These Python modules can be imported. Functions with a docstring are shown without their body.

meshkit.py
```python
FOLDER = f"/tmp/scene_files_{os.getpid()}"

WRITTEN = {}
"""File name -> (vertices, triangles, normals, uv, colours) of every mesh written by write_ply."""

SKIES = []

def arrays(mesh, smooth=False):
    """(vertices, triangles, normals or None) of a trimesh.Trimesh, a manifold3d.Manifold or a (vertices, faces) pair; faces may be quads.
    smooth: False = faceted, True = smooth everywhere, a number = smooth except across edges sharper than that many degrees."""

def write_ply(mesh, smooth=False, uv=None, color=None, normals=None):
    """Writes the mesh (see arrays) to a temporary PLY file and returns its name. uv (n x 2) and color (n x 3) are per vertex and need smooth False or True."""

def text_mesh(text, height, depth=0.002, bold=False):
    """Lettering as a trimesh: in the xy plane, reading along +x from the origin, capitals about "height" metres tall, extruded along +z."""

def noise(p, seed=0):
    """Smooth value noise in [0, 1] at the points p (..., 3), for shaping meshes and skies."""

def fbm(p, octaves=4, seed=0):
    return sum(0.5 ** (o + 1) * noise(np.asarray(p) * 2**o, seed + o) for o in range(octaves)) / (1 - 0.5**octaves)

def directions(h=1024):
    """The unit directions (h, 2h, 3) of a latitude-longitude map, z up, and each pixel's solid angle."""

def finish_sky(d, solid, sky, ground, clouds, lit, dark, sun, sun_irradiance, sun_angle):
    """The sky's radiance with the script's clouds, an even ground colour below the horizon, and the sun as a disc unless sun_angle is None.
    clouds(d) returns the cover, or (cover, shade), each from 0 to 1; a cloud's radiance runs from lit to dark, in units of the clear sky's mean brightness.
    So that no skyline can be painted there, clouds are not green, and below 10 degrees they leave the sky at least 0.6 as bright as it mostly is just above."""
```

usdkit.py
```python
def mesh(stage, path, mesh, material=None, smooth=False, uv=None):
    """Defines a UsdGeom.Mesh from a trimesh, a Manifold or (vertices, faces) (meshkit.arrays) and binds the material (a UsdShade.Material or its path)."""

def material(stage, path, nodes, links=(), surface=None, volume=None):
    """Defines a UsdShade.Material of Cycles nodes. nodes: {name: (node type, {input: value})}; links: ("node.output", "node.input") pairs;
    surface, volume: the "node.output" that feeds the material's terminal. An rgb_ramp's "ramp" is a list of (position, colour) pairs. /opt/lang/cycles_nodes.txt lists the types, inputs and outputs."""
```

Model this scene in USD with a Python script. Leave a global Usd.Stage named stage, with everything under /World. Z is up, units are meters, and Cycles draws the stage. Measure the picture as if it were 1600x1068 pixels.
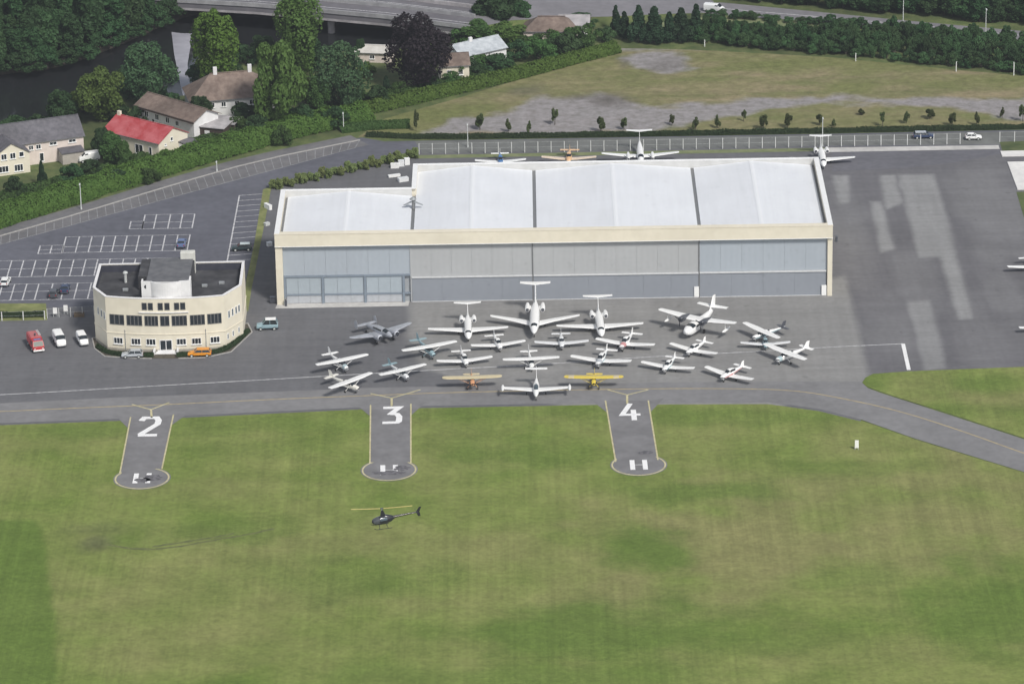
import math, random
import numpy as np
import trimesh
import usdkit
import meshkit
from pxr import Usd, UsdGeom, UsdLux, UsdShade, Gf, Sdf, Vt
from shapely.geometry import Polygon, LineString, Point, MultiPolygon, box as sbox
from shapely.ops import unary_union

stage = Usd.Stage.CreateInMemory()
UsdGeom.SetStageUpAxis(stage, UsdGeom.Tokens.z)
UsdGeom.SetStageMetersPerUnit(stage, 1.0)
UsdGeom.Xform.Define(stage, '/World')
UsdGeom.Scope.Define(stage, '/World/Looks')

# ------------------------------------------------------------------ camera
F = 6664.0                       # focal length in pixels of the 1600 px wide photograph
PITCH, ROLL = math.radians(21.0), 0.018
CAM = np.array([0.0, -781.5, 300.0])
FW = np.array([0, math.cos(PITCH), -math.sin(PITCH)])
_r0, _u0 = np.array([1.0, 0, 0]), np.array([0, math.sin(PITCH), math.cos(PITCH)])
RT = math.cos(ROLL) * _r0 - math.sin(ROLL) * _u0
UP = math.sin(ROLL) * _r0 + math.cos(ROLL) * _u0
cam = UsdGeom.Camera.Define(stage, '/World/camera')
m4 = Gf.Matrix4d(*RT, 0, *UP, 0, *(-FW), 0, *CAM, 1)
cam.AddTransformOp().Set(m4)
cam.CreateHorizontalApertureAttr(36.0)
cam.CreateVerticalApertureAttr(36.0 * 683 / 1024)
cam.CreateFocalLengthAttr(36.0 * F / 1600)
cam.CreateClippingRangeAttr(Gf.Vec2f(1.0, 20000.0))
EXPOSURE = 0.35
cam.CreateExposureAttr(EXPOSURE)
cam.CreateFStopAttr(11.0)
cam.CreateFocusDistanceAttr(50.0)

# ------------------------------------------------------------------ sky and sun (bright overcast)
SUN_DIR = np.array([0.40, -0.62, 0.0]); SUN_EL = math.radians(46)
SUN_DIR = np.array([*(SUN_DIR[:2] / np.linalg.norm(SUN_DIR[:2]) * math.cos(SUN_EL)), math.sin(SUN_EL)])
dome = UsdLux.DomeLight.Define(stage, '/World/sky')
sky_mat = usdkit.material(stage, '/World/Looks/sky_look', {
    'sky': ('sky_texture', {'sky_type': 'single_scattering', 'sun_disc': False, 'sun_elevation': SUN_EL,
                            'sun_rotation': math.atan2(SUN_DIR[0], SUN_DIR[1]), 'altitude': 100.0}),
    'bw': ('rgb_to_bw', {}),
    'tc': ('texture_coordinate', {}),
    'n': ('noise_texture', {'scale': 2.6, 'detail': 5.0, 'roughness': 0.55}),
    'mr': ('map_range', {'from_min': 0.30, 'from_max': 0.62, 'to_min': 0.35, 'to_max': 0.95, 'clamp': True}),
    'cl': ('mix_color', {'blend_type': 'multiply', 'fac': 1.0, 'b': (1.22, 1.22, 1.24)}),
    'mx': ('mix_color', {}),
    'bg': ('background_shader', {'strength': 0.108})},
    [('sky.color', 'bw.color'), ('tc.generated', 'n.vector'), ('n.fac', 'mr.value'), ('bw.val', 'cl.a'),
     ('mr.result', 'mx.fac'), ('sky.color', 'mx.a'), ('cl.result', 'mx.b'), ('mx.result', 'bg.color')], surface='bg.background')
UsdShade.MaterialBindingAPI.Apply(dome.GetPrim()).Bind(sky_mat)
dome.GetPrim().SetCustomDataByKey('kind', 'structure')
sun = UsdLux.DistantLight.Define(stage, '/World/sun')
sun.CreateNormalizeAttr(True)
sun.CreateIntensityAttr(0.62)
sun.CreateAngleAttr(10.0)
sun.CreateColorAttr(Gf.Vec3f(1.0, 0.96, 0.89))
_z = SUN_DIR; _x = np.cross([0, 0, 1.0], _z); _x /= np.linalg.norm(_x); _y = np.cross(_z, _x)
HAZE = 0.000045
sun.AddTransformOp().Set(Gf.Matrix4d(*_x, 0, *_y, 0, *_z, 0, 0, 0, 500, 1))


# ------------------------------------------------------------------ helpers
def at(px, py, z=0.0):
    """The point at height z seen at a pixel of the 1600 x 1068 photograph."""
    d = (px - 800) * RT - (py - 534) * UP + F * FW
    return CAM + d * ((z - CAM[2]) / d[2])


ORD = 'first second third fourth fifth sixth seventh eighth ninth tenth eleventh twelfth thirteenth fourteenth fifteenth sixteenth seventeenth eighteenth nineteenth twentieth'.split()
ORD += ['twenty ' + o for o in ORD[:9]] + ['thirtieth']


def height_at(px, py, base):
    d = (px - 800) * RT - (py - 534) * UP + F * FW
    return CAM[2] + d[2] * (base[1] - CAM[1]) / d[1]


def G(pts, z=0.0):
    return [tuple(at(x, y, z)[:2]) for x, y in pts]


_used = {}


def numbered(parent, name):
    k = (parent, name)
    n = _used.get(k, -1) + 1
    _used[k] = n
    return f'{parent}/{name}' if n == 0 else f'{parent}/{name}_{n:03d}'


def pathof(p):
    return str(p.GetPath()) if p is not None else '/World'


def thing(name, label=None, cat=None, loc=(0, 0, 0), rot=0.0, group=None, scale=(1, 1, 1), kind=None):
    x = UsdGeom.Xform.Define(stage, numbered('/World', name))
    x.AddTranslateOp().Set(Gf.Vec3d(*map(float, loc)))
    x.AddRotateZOp().Set(float(math.degrees(rot)))
    x.AddScaleOp().Set(Gf.Vec3f(*map(float, scale)))
    return tag(x.GetPrim(), label, cat, group, kind)


def tag(p, label=None, cat=None, group=None, kind=None):
    p = p.GetPrim()
    for k, v in (('label', label), ('category', cat), ('group', group), ('kind', kind)):
        if v:
            p.SetCustomDataByKey(k, v)
    return p


def part(name, mesh, mat, parent=None, smooth=False, label=None):
    if isinstance(mesh, list):
        mesh = trimesh.util.concatenate(mesh)
    p = usdkit.mesh(stage, numbered(pathof(parent), name), mesh, mat, smooth=smooth).GetPrim()
    if label:
        p.SetCustomDataByKey('label', label)
    return p


def ground(name, mesh, mat, parent=None):
    p = part(name, mesh, mat, parent)
    if parent is None:
        p.SetCustomDataByKey('kind', 'structure')
    return p


def dup(src, loc, rot=0.0, label=None, group=None, scale=(1, 1, 1), name=None):
    was = src.GetCustomData()
    base = name or src.GetName().rstrip('0123456789').rstrip('_')
    r = thing(base, label or was['label'], was['category'], loc, rot, group or was.get('group'), scale)
    r.GetReferences().AddInternalReference(src.GetPath())
    r.SetInstanceable(True)
    return r


# ------------------------------------------------------------------ mesh building
def bx(c, s, rz=0.0):
    m = trimesh.creation.box(s)
    if rz:
        m.apply_transform(trimesh.transformations.rotation_matrix(rz, [0, 0, 1]))
    m.apply_translation(c)
    return m


def bx2(a, b):
    a, b = np.minimum(a, b), np.maximum(a, b)
    return bx((a + b) / 2.0, b - a)


def cbox(c, s, ch=0.04, rz=0.0):
    """A box with chamfered vertical edges and top edges."""
    x, y, z = np.array(s) / 2.0
    def ring(xx, yy, zz, h):
        return [(-xx + h, -yy, zz), (xx - h, -yy, zz), (xx, -yy + h, zz), (xx, yy - h, zz), (xx - h, yy, zz), (-xx + h, yy, zz), (-xx, yy - h, zz), (-xx, -yy + h, zz)]
    m = loft([ring(x, y, -z, ch), ring(x, y, z - ch, ch), ring(x - ch, y - ch, z, ch)])
    if rz:
        m.apply_transform(trimesh.transformations.rotation_matrix(rz, [0, 0, 1]))
    m.apply_translation(c)
    return m


def loft(rings, caps=True):
    n = len(rings[0])
    v = np.array([p for r in rings for p in r], float)
    f = []
    for i in range(len(rings) - 1):
        for k in range(n):
            a, b = i * n + k, i * n + (k + 1) % n
            f += [(a, b, b + n), (a, b + n, a + n)]
    if caps:
        for base, rev in ((0, True), ((len(rings) - 1) * n, False)):
            for k in range(1, n - 1):
                t = (base, base + k, base + k + 1)
                f.append(t[::-1] if rev else t)
    m = trimesh.Trimesh(v, f, process=False)
    if m.volume < 0:
        m.invert()
    return m


def tube(p0, p1, r0, r1=None, n=8):
    p0, p1 = np.array(p0, float), np.array(p1, float)
    r1 = r0 if r1 is None else r1
    d = p1 - p0
    d /= np.linalg.norm(d)
    a = np.cross(d, [0, 0, 1.0] if abs(d[2]) < 0.9 else [1.0, 0, 0])
    a /= np.linalg.norm(a)
    b = np.cross(d, a)
    ang = np.arange(n) / n * 2 * math.pi
    ring = lambda p, r: [p + r * (math.cos(t) * a + math.sin(t) * b) for t in ang]
    return loft([ring(p0, r0), ring(p1, r1)])


def ell_ring(x, zc, hw, hh, n=14, e=2.0, yc=0.0):
    t = np.arange(n) / n * 2 * math.pi
    c, s = np.cos(t), np.sin(t)
    return [(x, yc + hw * np.sign(a) * abs(a) ** (2 / e), zc + hh * np.sign(b) * abs(b) ** (2 / e)) for a, b in zip(c, s)]


def body(sections, n=14, e=2.0, yc=0.0):
    return loft([ell_ring(x, z, w, h, n, e, yc) for x, z, w, h in sections])


def interp_sec(sections, x):
    s = sorted(sections)
    xs = [q[0] for q in s]
    return tuple(np.interp(x, xs, [q[k] for q in s]) for k in (1, 2, 3))


def shell(sections, x0, x1, a0, a1, off=0.025, nx=4, na=6, e=2.0, x0top=None):
    """A thin closed patch lying on a fuselage between two stations and two angles (0 = left side, 90 = top)."""
    def grid(o):
        out = []
        for i in range(nx + 1):
            for k in range(na + 1):
                a = math.radians(a0 + (a1 - a0) * k / na)
                lo = x0 if x0top is None else x0 + (x0top - x0) * abs(math.sin(a))
                x = lo + (x1 - lo) * i / nx
                zc, w, h = interp_sec(sections, x)
                c, s = math.cos(a), math.sin(a)
                out.append((x, (w + o) * np.sign(c) * abs(c) ** (2 / e), zc + (h + o) * np.sign(s) * abs(s) ** (2 / e)))
        return out
    A, B = grid(off), grid(off - 0.06)
    N = (nx + 1) * (na + 1)
    f = []
    q = lambda a, b, c, d: f.extend([(a, b, c), (a, c, d)])
    for i in range(nx):
        for k in range(na):
            p = i * (na + 1) + k
            q(p, p + 1, p + na + 2, p + na + 1)
            q(N + p, N + p + na + 1, N + p + na + 2, N + p + 1)
    for i in range(nx):
        for k in (0, na):
            p = i * (na + 1) + k
            q(p, p + na + 1, N + p + na + 1, N + p) if k == 0 else q(p, N + p, N + p + na + 1, p + na + 1)
    for k in range(na):
        for i in (0, nx):
            p = i * (na + 1) + k
            q(p, N + p, N + p + 1, p + 1) if i == 0 else q(p, p + 1, N + p + 1, N + p)
    m = trimesh.Trimesh(np.array(A + B, float), f, process=False)
    if m.volume < 0:
        m.invert()
    return m


_foil = [(0, 0), (0.06, .42), (0.28, .62), (0.65, .38), (1.0, .03), (1.0, -.03), (0.65, -.2), (0.28, -.36), (0.06, -.28)]


def wing(stations, th=0.13, mirror=True):
    """stations: (y, x of the leading edge, chord, z); x runs forward, so the chord runs backward."""
    st = sorted(stations)
    if mirror:
        st = [(-y, x, c, z) for y, x, c, z in reversed(st) if y > 0] + list(st)
    return loft([[(x - a * c, y, z + b * th * c) for a, b in _foil] for y, x, c, z in st])


def fin(stations, th=0.1, y=0.0):
    """stations: (z, x of the leading edge, chord)."""
    return loft([[(x - a * c, y + b * th * c, z) for a, b in _foil] for z, x, c in stations])


def prism(poly, z0, z1):
    """A solid from a plan polygon (list of xy or shapely)."""
    if not hasattr(poly, 'geom_type'):
        poly = Polygon(poly)
    poly = poly.buffer(0)
    m = trimesh.util.concatenate([trimesh.creation.extrude_polygon(g, z1 - z0, engine='earcut') for g in getattr(poly, 'geoms', [poly]) if g.area > 1e-3])
    m.apply_translation((0, 0, z0))
    return m


def sheet(poly, z, step=None):
    """A flat face in plan."""
    if not hasattr(poly, 'geom_type'):
        poly = Polygon(poly)
    if not poly.is_valid:
        poly = poly.buffer(0)
    V, T, n = [], [], 0
    for g in getattr(poly, 'geoms', [poly]):
        if g.area < 1e-4:
            continue
        v, t = trimesh.creation.triangulate_polygon(g, engine='earcut')
        V.append(v); T.append(np.asarray(t) + n); n += len(v)
    v, t = np.vstack(V), np.vstack(T)
    m = trimesh.Trimesh(np.column_stack([v, np.full(len(v), z)]), t, process=False)
    flip = m.face_normals[:, 2] < 0
    f = np.array(m.faces); f[flip] = f[flip][:, ::-1]
    m = trimesh.Trimesh(m.vertices, f, process=False)
    if step:
        v, f = trimesh.remesh.subdivide_to_size(m.vertices, m.faces, step, max_iter=14)
        m = trimesh.Trimesh(v, f, process=False)
    return m


def strip(pts, w, z):
    return sheet(LineString(pts).buffer(w / 2, cap_style=2, join_style=1), z)


def smoothed(pts, n=2):
    pts = [np.array(p, float) for p in pts]
    for _ in range(n):
        out = [pts[0]]
        for a, b in zip(pts, pts[1:]):
            out += [a * .75 + b * .25, a * .25 + b * .75]
        pts = out + [pts[-1]]
    return [tuple(p) for p in pts]


def primvar(prim, name, arr):
    UsdGeom.PrimvarsAPI(prim).CreatePrimvar(name, Sdf.ValueTypeNames.Color3fArray, 'vertex').Set(Vt.Vec3fArray.FromNumpy(np.asarray(arr, np.float32)))


def smoothstep(a, b, x):
    t = np.clip((x - a) / (b - a), 0, 1)
    return t * t * (3 - 2 * t)


# ------------------------------------------------------------------ materials
_mats = {}


def mat2(name, c1, c2, scale=1.0, rough=0.8, detail=5.0, lo=0.35, hi=0.65, bump=0.0, bscale=None, metallic=0.0, spec=0.5, big=None, big_amt=0.25, coat=0.0):
    """Two tones broken up by noise; 'big' adds slow patches, 'bump' fine relief."""
    if name in _mats:
        return _mats[name]
    nodes = {'g': ('geometry', {}),
             'n': ('noise_texture', {'scale': scale, 'detail': detail, 'roughness': 0.6}),
             'r': ('map_range', {'from_min': lo, 'from_max': hi, 'clamp': True}),
             'm': ('mix_color', {'a': c1, 'b': c2}),
             'p': ('principled_bsdf', {'roughness': rough, 'metallic': metallic, 'specular_ior_level': spec, 'coat_weight': coat})}
    links = [('g.position', 'n.vector'), ('n.fac', 'r.value'), ('r.result', 'm.fac')]
    last = 'm.result'
    if big:
        nodes['nb'] = ('noise_texture', {'scale': big, 'detail': 3.0, 'roughness': 0.5})
        nodes['rb'] = ('map_range', {'from_min': 0.35, 'from_max': 0.65, 'to_min': 1 - big_amt, 'to_max': 1 + big_amt, 'clamp': True})
        nodes['cb'] = ('combine_color', {})
        nodes['mb'] = ('mix_color', {'blend_type': 'multiply', 'fac': 1.0})
        links += [('g.position', 'nb.vector'), ('nb.fac', 'rb.value'), ('rb.result', 'cb.r'), ('rb.result', 'cb.g'), ('rb.result', 'cb.b'), (last, 'mb.a'), ('cb.color', 'mb.b')]
        last = 'mb.result'
    links.append((last, 'p.base_color'))
    if bump:
        nodes['n2'] = ('noise_texture', {'scale': bscale or scale * 3, 'detail': 3.0})
        nodes['b'] = ('bump', {'strength': bump, 'distance': 0.05})
        links += [('g.position', 'n2.vector'), ('n2.fac', 'b.height'), ('b.normal', 'p.normal')]
    _mats[name] = usdkit.material(stage, f'/World/Looks/{name}', nodes, links, surface='p.BSDF')
    return _mats[name]


def paint(name, c, rough=0.35, dirt=0.12, metallic=0.0, coat=0.2):
    d = tuple(x * (1 - dirt) for x in c)
    return mat2(name, d, c, scale=1.3, rough=rough, metallic=metallic, coat=coat, lo=0.3, hi=0.6)


def glass_mat(name, c=(0.02, 0.025, 0.03), rough=0.08):
    return mat2(name, c, tuple(x * 1.5 for x in c), scale=0.7, rough=rough, spec=0.6)


def leaf_mat(name, c1, c2, var=0.25, trans=0.25):
    """Foliage: every leaf clump and every tree has its own tone, some light passes through."""
    if name in _mats:
        return _mats[name]
    nodes = {'g': ('geometry', {}), 'o': ('object_info', {}),
             'm': ('mix_color', {'a': c1, 'b': c2}),
             'n': ('noise_texture', {'scale': 0.45, 'detail': 2.0}),
             'ad': ('math', {'math_type': 'add'}), 'hf': ('math', {'math_type': 'multiply', 'value2': 0.5}),
             'v': ('map_range', {'to_min': 1 - var, 'to_max': 1 + var}),
             'h': ('hsv', {'saturation': 1.0}),
             'hh': ('map_range', {'to_min': 0.485, 'to_max': 0.515}),
             'p': ('principled_bsdf', {'roughness': 0.65, 'specular_ior_level': 0.25}),
             't': ('translucent_bsdf', {}), 'x': ('mix_closure', {'fac': trans})}
    links = [('g.position', 'n.vector'), ('g.random_per_island', 'ad.value1'), ('n.fac', 'ad.value2'), ('ad.value', 'hf.value1'), ('hf.value', 'm.fac'),
             ('o.random', 'v.value'), ('v.result', 'h.value'), ('o.random', 'hh.value'), ('hh.result', 'h.hue'), ('m.result', 'h.color'),
             ('h.color', 'p.base_color'), ('h.color', 't.color'), ('p.BSDF', 'x.closure1'), ('t.BSDF', 'x.closure2')]
    _mats[name] = usdkit.material(stage, f'/World/Looks/{name}', nodes, links, surface='x.closure')
    return _mats[name]


WHITE = paint('white_paint', (0.84, 0.84, 0.83), dirt=.07)
OFFWHITE = paint('offwhite_paint', (0.74, 0.75, 0.76), dirt=.08)
PALEBLUE = paint('pale_blue_paint', (0.42, 0.53, 0.56))
TEAL = paint('teal_paint', (0.27, 0.39, 0.43))
NAVY = paint('navy_paint', (0.03, 0.05, 0.11))
BLUE = paint('blue_paint', (0.07, 0.19, 0.42))
RED = paint('red_paint', (0.42, 0.03, 0.035))
PINK = paint('faded_red_paint', (0.55, 0.27, 0.27))
ORANGE = paint('orange_paint', (0.66, 0.33, 0.17))
TAXI = paint('amber_paint', (0.72, 0.28, 0.02))
YELLOW = paint('yellow_paint', (0.72, 0.55, 0.07))
CREAMW = paint('cream_wing_paint', (0.62, 0.53, 0.33))
SILVER = paint('silver_paint', (0.50, 0.53, 0.56), rough=0.38, metallic=0.2)
ALU = paint('bare_aluminium', (0.50, 0.52, 0.57), rough=0.42, metallic=0.35, dirt=0.3)
DARKGREY = paint('dark_grey_paint', (0.07, 0.075, 0.09))
BLACKP = paint('black_paint', (0.02, 0.021, 0.027), rough=0.25)
RUBBER = mat2('rubber', (0.016, 0.016, 0.017), (0.026, 0.026, 0.026), scale=5, rough=0.85)
STEEL = paint('grey_steel', (0.34, 0.36, 0.37), rough=0.5, metallic=0.3)
GALV = paint('galvanised_post', (0.55, 0.57, 0.56), rough=0.6)
GLASS = glass_mat('dark_glass')
GLASSB = glass_mat('blue_glass', (0.05, 0.07, 0.085), 0.12)
LAMP = paint('clear_lamp', (0.7, 0.7, 0.66), rough=0.2)
TAIL = paint('tail_lamp', (0.35, 0.02, 0.02), rough=0.2)
# ------------------------------------------------------------------ ground materials
def tarmac_mat(name, c, var=0.10, patch=0.08, bscale=0.08):
    d = tuple(x * (1 - var) for x in c); l = tuple(x * (1 + var) for x in c)
    return mat2(name, d, l, scale=0.55, rough=0.9, big=bscale, big_amt=patch, detail=9.0, bump=0.15, bscale=6.0, spec=0.3)


T_EAST = tarmac_mat('tarmac_east', (0.150, 0.148, 0.160))
T_DARK = tarmac_mat('tarmac_dark', (0.128, 0.128, 0.145))
T_CONC = tarmac_mat('apron_concrete', (0.222, 0.220, 0.218), 0.05, 0.07, 0.05)
T_SERV = tarmac_mat('service_road', (0.150, 0.156, 0.150), 0.08, 0.10, 0.1)
BAYF = mat2('faint_bay_line', (0.17, 0.17, 0.18), (0.29, 0.29, 0.30), scale=0.9, rough=0.8, lo=.35, hi=.6)
PALEG = mat2('pale_paving', (0.126, 0.125, 0.134), (0.160, 0.156, 0.160), scale=0.7, rough=0.9, big=0.1, big_amt=0.15)
T_WEST = tarmac_mat('tarmac_west', (0.138, 0.136, 0.158))
T_PARK = tarmac_mat('car_park_tarmac', (0.112, 0.115, 0.138))
T_TAXI = tarmac_mat('taxiway_tarmac', (0.196, 0.195, 0.200), 0.08, 0.08)
T_PATCH = tarmac_mat('worn_tarmac', (0.205, 0.206, 0.212), 0.06, 0.09, 0.12)
T_STAND = tarmac_mat('stand_tarmac', (0.182, 0.180, 0.186), 0.08, 0.10, 0.2)
T_ROAD = tarmac_mat('road_tarmac', (0.19, 0.185, 0.20), 0.08, 0.08)
CONC = mat2('pale_concrete', (0.42, 0.41, 0.40), (0.52, 0.51, 0.49), scale=0.6, rough=0.85, big=0.1, big_amt=0.1)
PAD = mat2('white_slab', (0.62, 0.61, 0.60), (0.72, 0.71, 0.69), scale=0.5, rough=0.85, big=0.1, big_amt=0.06)
KERB = mat2('kerb_stone', (0.30, 0.29, 0.28), (0.40, 0.39, 0.37), scale=2.0, rough=0.85)
LINEW = mat2('worn_white_line', (0.34, 0.34, 0.36), (0.56, 0.56, 0.57), scale=1.1, rough=0.8, lo=0.38, hi=0.55)
LINEB = mat2('white_marking', (0.66, 0.66, 0.67), (0.80, 0.80, 0.80), scale=1.0, rough=0.8, lo=0.3, hi=0.5)
LINEY = mat2('worn_yellow_line', (0.30, 0.25, 0.17), (0.44, 0.36, 0.19), scale=0.9, rough=0.8)
LINEE = mat2('pale_yellow_edge', (0.40, 0.36, 0.20), (0.58, 0.53, 0.33), scale=1.0, rough=0.8)
EARTH = mat2('earth', (0.06, 0.052, 0.042), (0.11, 0.095, 0.07), scale=1.2, rough=0.95, bump=0.4)
GARDEN = mat2('garden_grass', (0.055, 0.085, 0.022), (0.11, 0.13, 0.045), scale=0.35, rough=0.95, big=0.06, big_amt=0.3, bump=0.5, bscale=4)
STRIPG = mat2('strip_grass', (0.135, 0.16, 0.05), (0.21, 0.22, 0.085), scale=0.5, rough=0.95, big=0.15, big_amt=0.2, bump=0.5, bscale=4)
VERGE = mat2('verge_grass', (0.13, 0.16, 0.07), (0.20, 0.22, 0.11), scale=0.4, rough=0.95, bump=0.5, bscale=4)


def grass_mat():
    nodes = {'g': ('geometry', {}), 'at': ('attribute', {'attribute': 'tone'}), 'sc': ('separate_color', {}),
             'n1': ('noise_texture', {'scale': 0.055, 'detail': 6.0, 'roughness': 0.6}),
             'n2': ('noise_texture', {'scale': 0.9, 'detail': 6.0, 'roughness': 0.7}),
             'r1': ('map_range', {'from_min': 0.36, 'from_max': 0.64, 'clamp': True}),
             'base': ('mix_color', {'a': (0.138, 0.192, 0.042), 'b': (0.202, 0.232, 0.072)}),
             'brown': ('mix_color', {'b': (0.232, 0.208, 0.098)}),
             'lush': ('mix_color', {'b': (0.100, 0.158, 0.030)}),
             'dark': ('mix_color', {'b': (0.095, 0.092, 0.055)}),
             # mower tracks: narrow, slightly wandering lines running away from the hangar
             'mp': ('mapping', {'scale': (1.0, 0.012, 1.0)}),
             'w': ('noise_texture', {'scale': 0.62, 'detail': 3.0, 'roughness': 0.8}),
             'mp2': ('mapping', {'scale': (0.02, 0.30, 1.0), 'rotation': (0, 0, 0.03)}),
             'w2': ('noise_texture', {'scale': 1.0, 'detail': 3.0, 'roughness': 0.6}),
             'fine': ('map_range', {'from_min': 0.3, 'from_max': 0.7, 'to_min': 0.80, 'to_max': 1.20, 'clamp': True}),
             'trk': ('map_range', {'from_min': 0.35, 'from_max': 0.65, 'to_min': 0.90, 'to_max': 1.10, 'clamp': True}),
             'row': ('map_range', {'from_min': 0.35, 'from_max': 0.65, 'to_min': 0.975, 'to_max': 1.025, 'clamp': True}),
             'n3': ('noise_texture', {'scale': 0.16, 'detail': 7.0, 'roughness': 0.7}), 'meso': ('map_range', {'from_min': 0.3, 'from_max': 0.7, 'to_min': 0.84, 'to_max': 1.16, 'clamp': True}), 'm3': ('math', {'math_type': 'multiply'}),
             'n4': ('noise_texture', {'scale': 0.03, 'detail': 2.0}), 'tm': ('map_range', {'from_min': 0.32, 'from_max': 0.55, 'to_min': 0.25, 'clamp': True}), 'tmx': ('mix_float', {'a': 1.0}),
             'm1': ('math', {'math_type': 'multiply'}), 'm2': ('math', {'math_type': 'multiply'}),
             'cc': ('combine_color', {}), 'mul': ('mix_color', {'blend_type': 'multiply', 'fac': 1.0}),
             'b': ('bump', {'strength': 0.5, 'distance': 0.12}),
             'p': ('principled_bsdf', {'roughness': 0.95, 'specular_ior_level': 0.15})}
    links = [('at.color', 'sc.color'), ('g.position', 'n1.vector'), ('g.position', 'n2.vector'), ('n1.fac', 'r1.value'), ('r1.result', 'base.fac'),
             ('base.result', 'brown.a'), ('sc.r', 'brown.fac'), ('brown.result', 'lush.a'), ('sc.g', 'lush.fac'), ('lush.result', 'dark.a'), ('sc.b', 'dark.fac'),
             ('g.position', 'mp.vector'), ('mp.vector', 'w.vector'), ('g.position', 'mp2.vector'), ('mp2.vector', 'w2.vector'),
             ('n2.fac', 'fine.value'), ('w.fac', 'trk.value'), ('w2.fac', 'row.value'), ('fine.result', 'm1.value1'), ('g.position', 'n3.vector'), ('g.position', 'n4.vector'), ('n3.fac', 'meso.value'), ('n4.fac', 'tm.value'), ('tm.result', 'tmx.fac'), ('trk.result', 'tmx.b'), ('tmx.result', 'm1.value2'),
             ('m1.value', 'm3.value1'), ('meso.result', 'm3.value2'), ('m3.value', 'm2.value1'), ('row.result', 'm2.value2'), ('m2.value', 'cc.r'), ('m2.value', 'cc.g'), ('m2.value', 'cc.b'),
             ('dark.result', 'mul.a'), ('cc.color', 'mul.b'), ('mul.result', 'p.base_color'), ('n2.fac', 'b.height'), ('b.normal', 'p.normal')]
    return usdkit.material(stage, '/World/Looks/airfield_grass', nodes, links, surface='p.BSDF')


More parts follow.
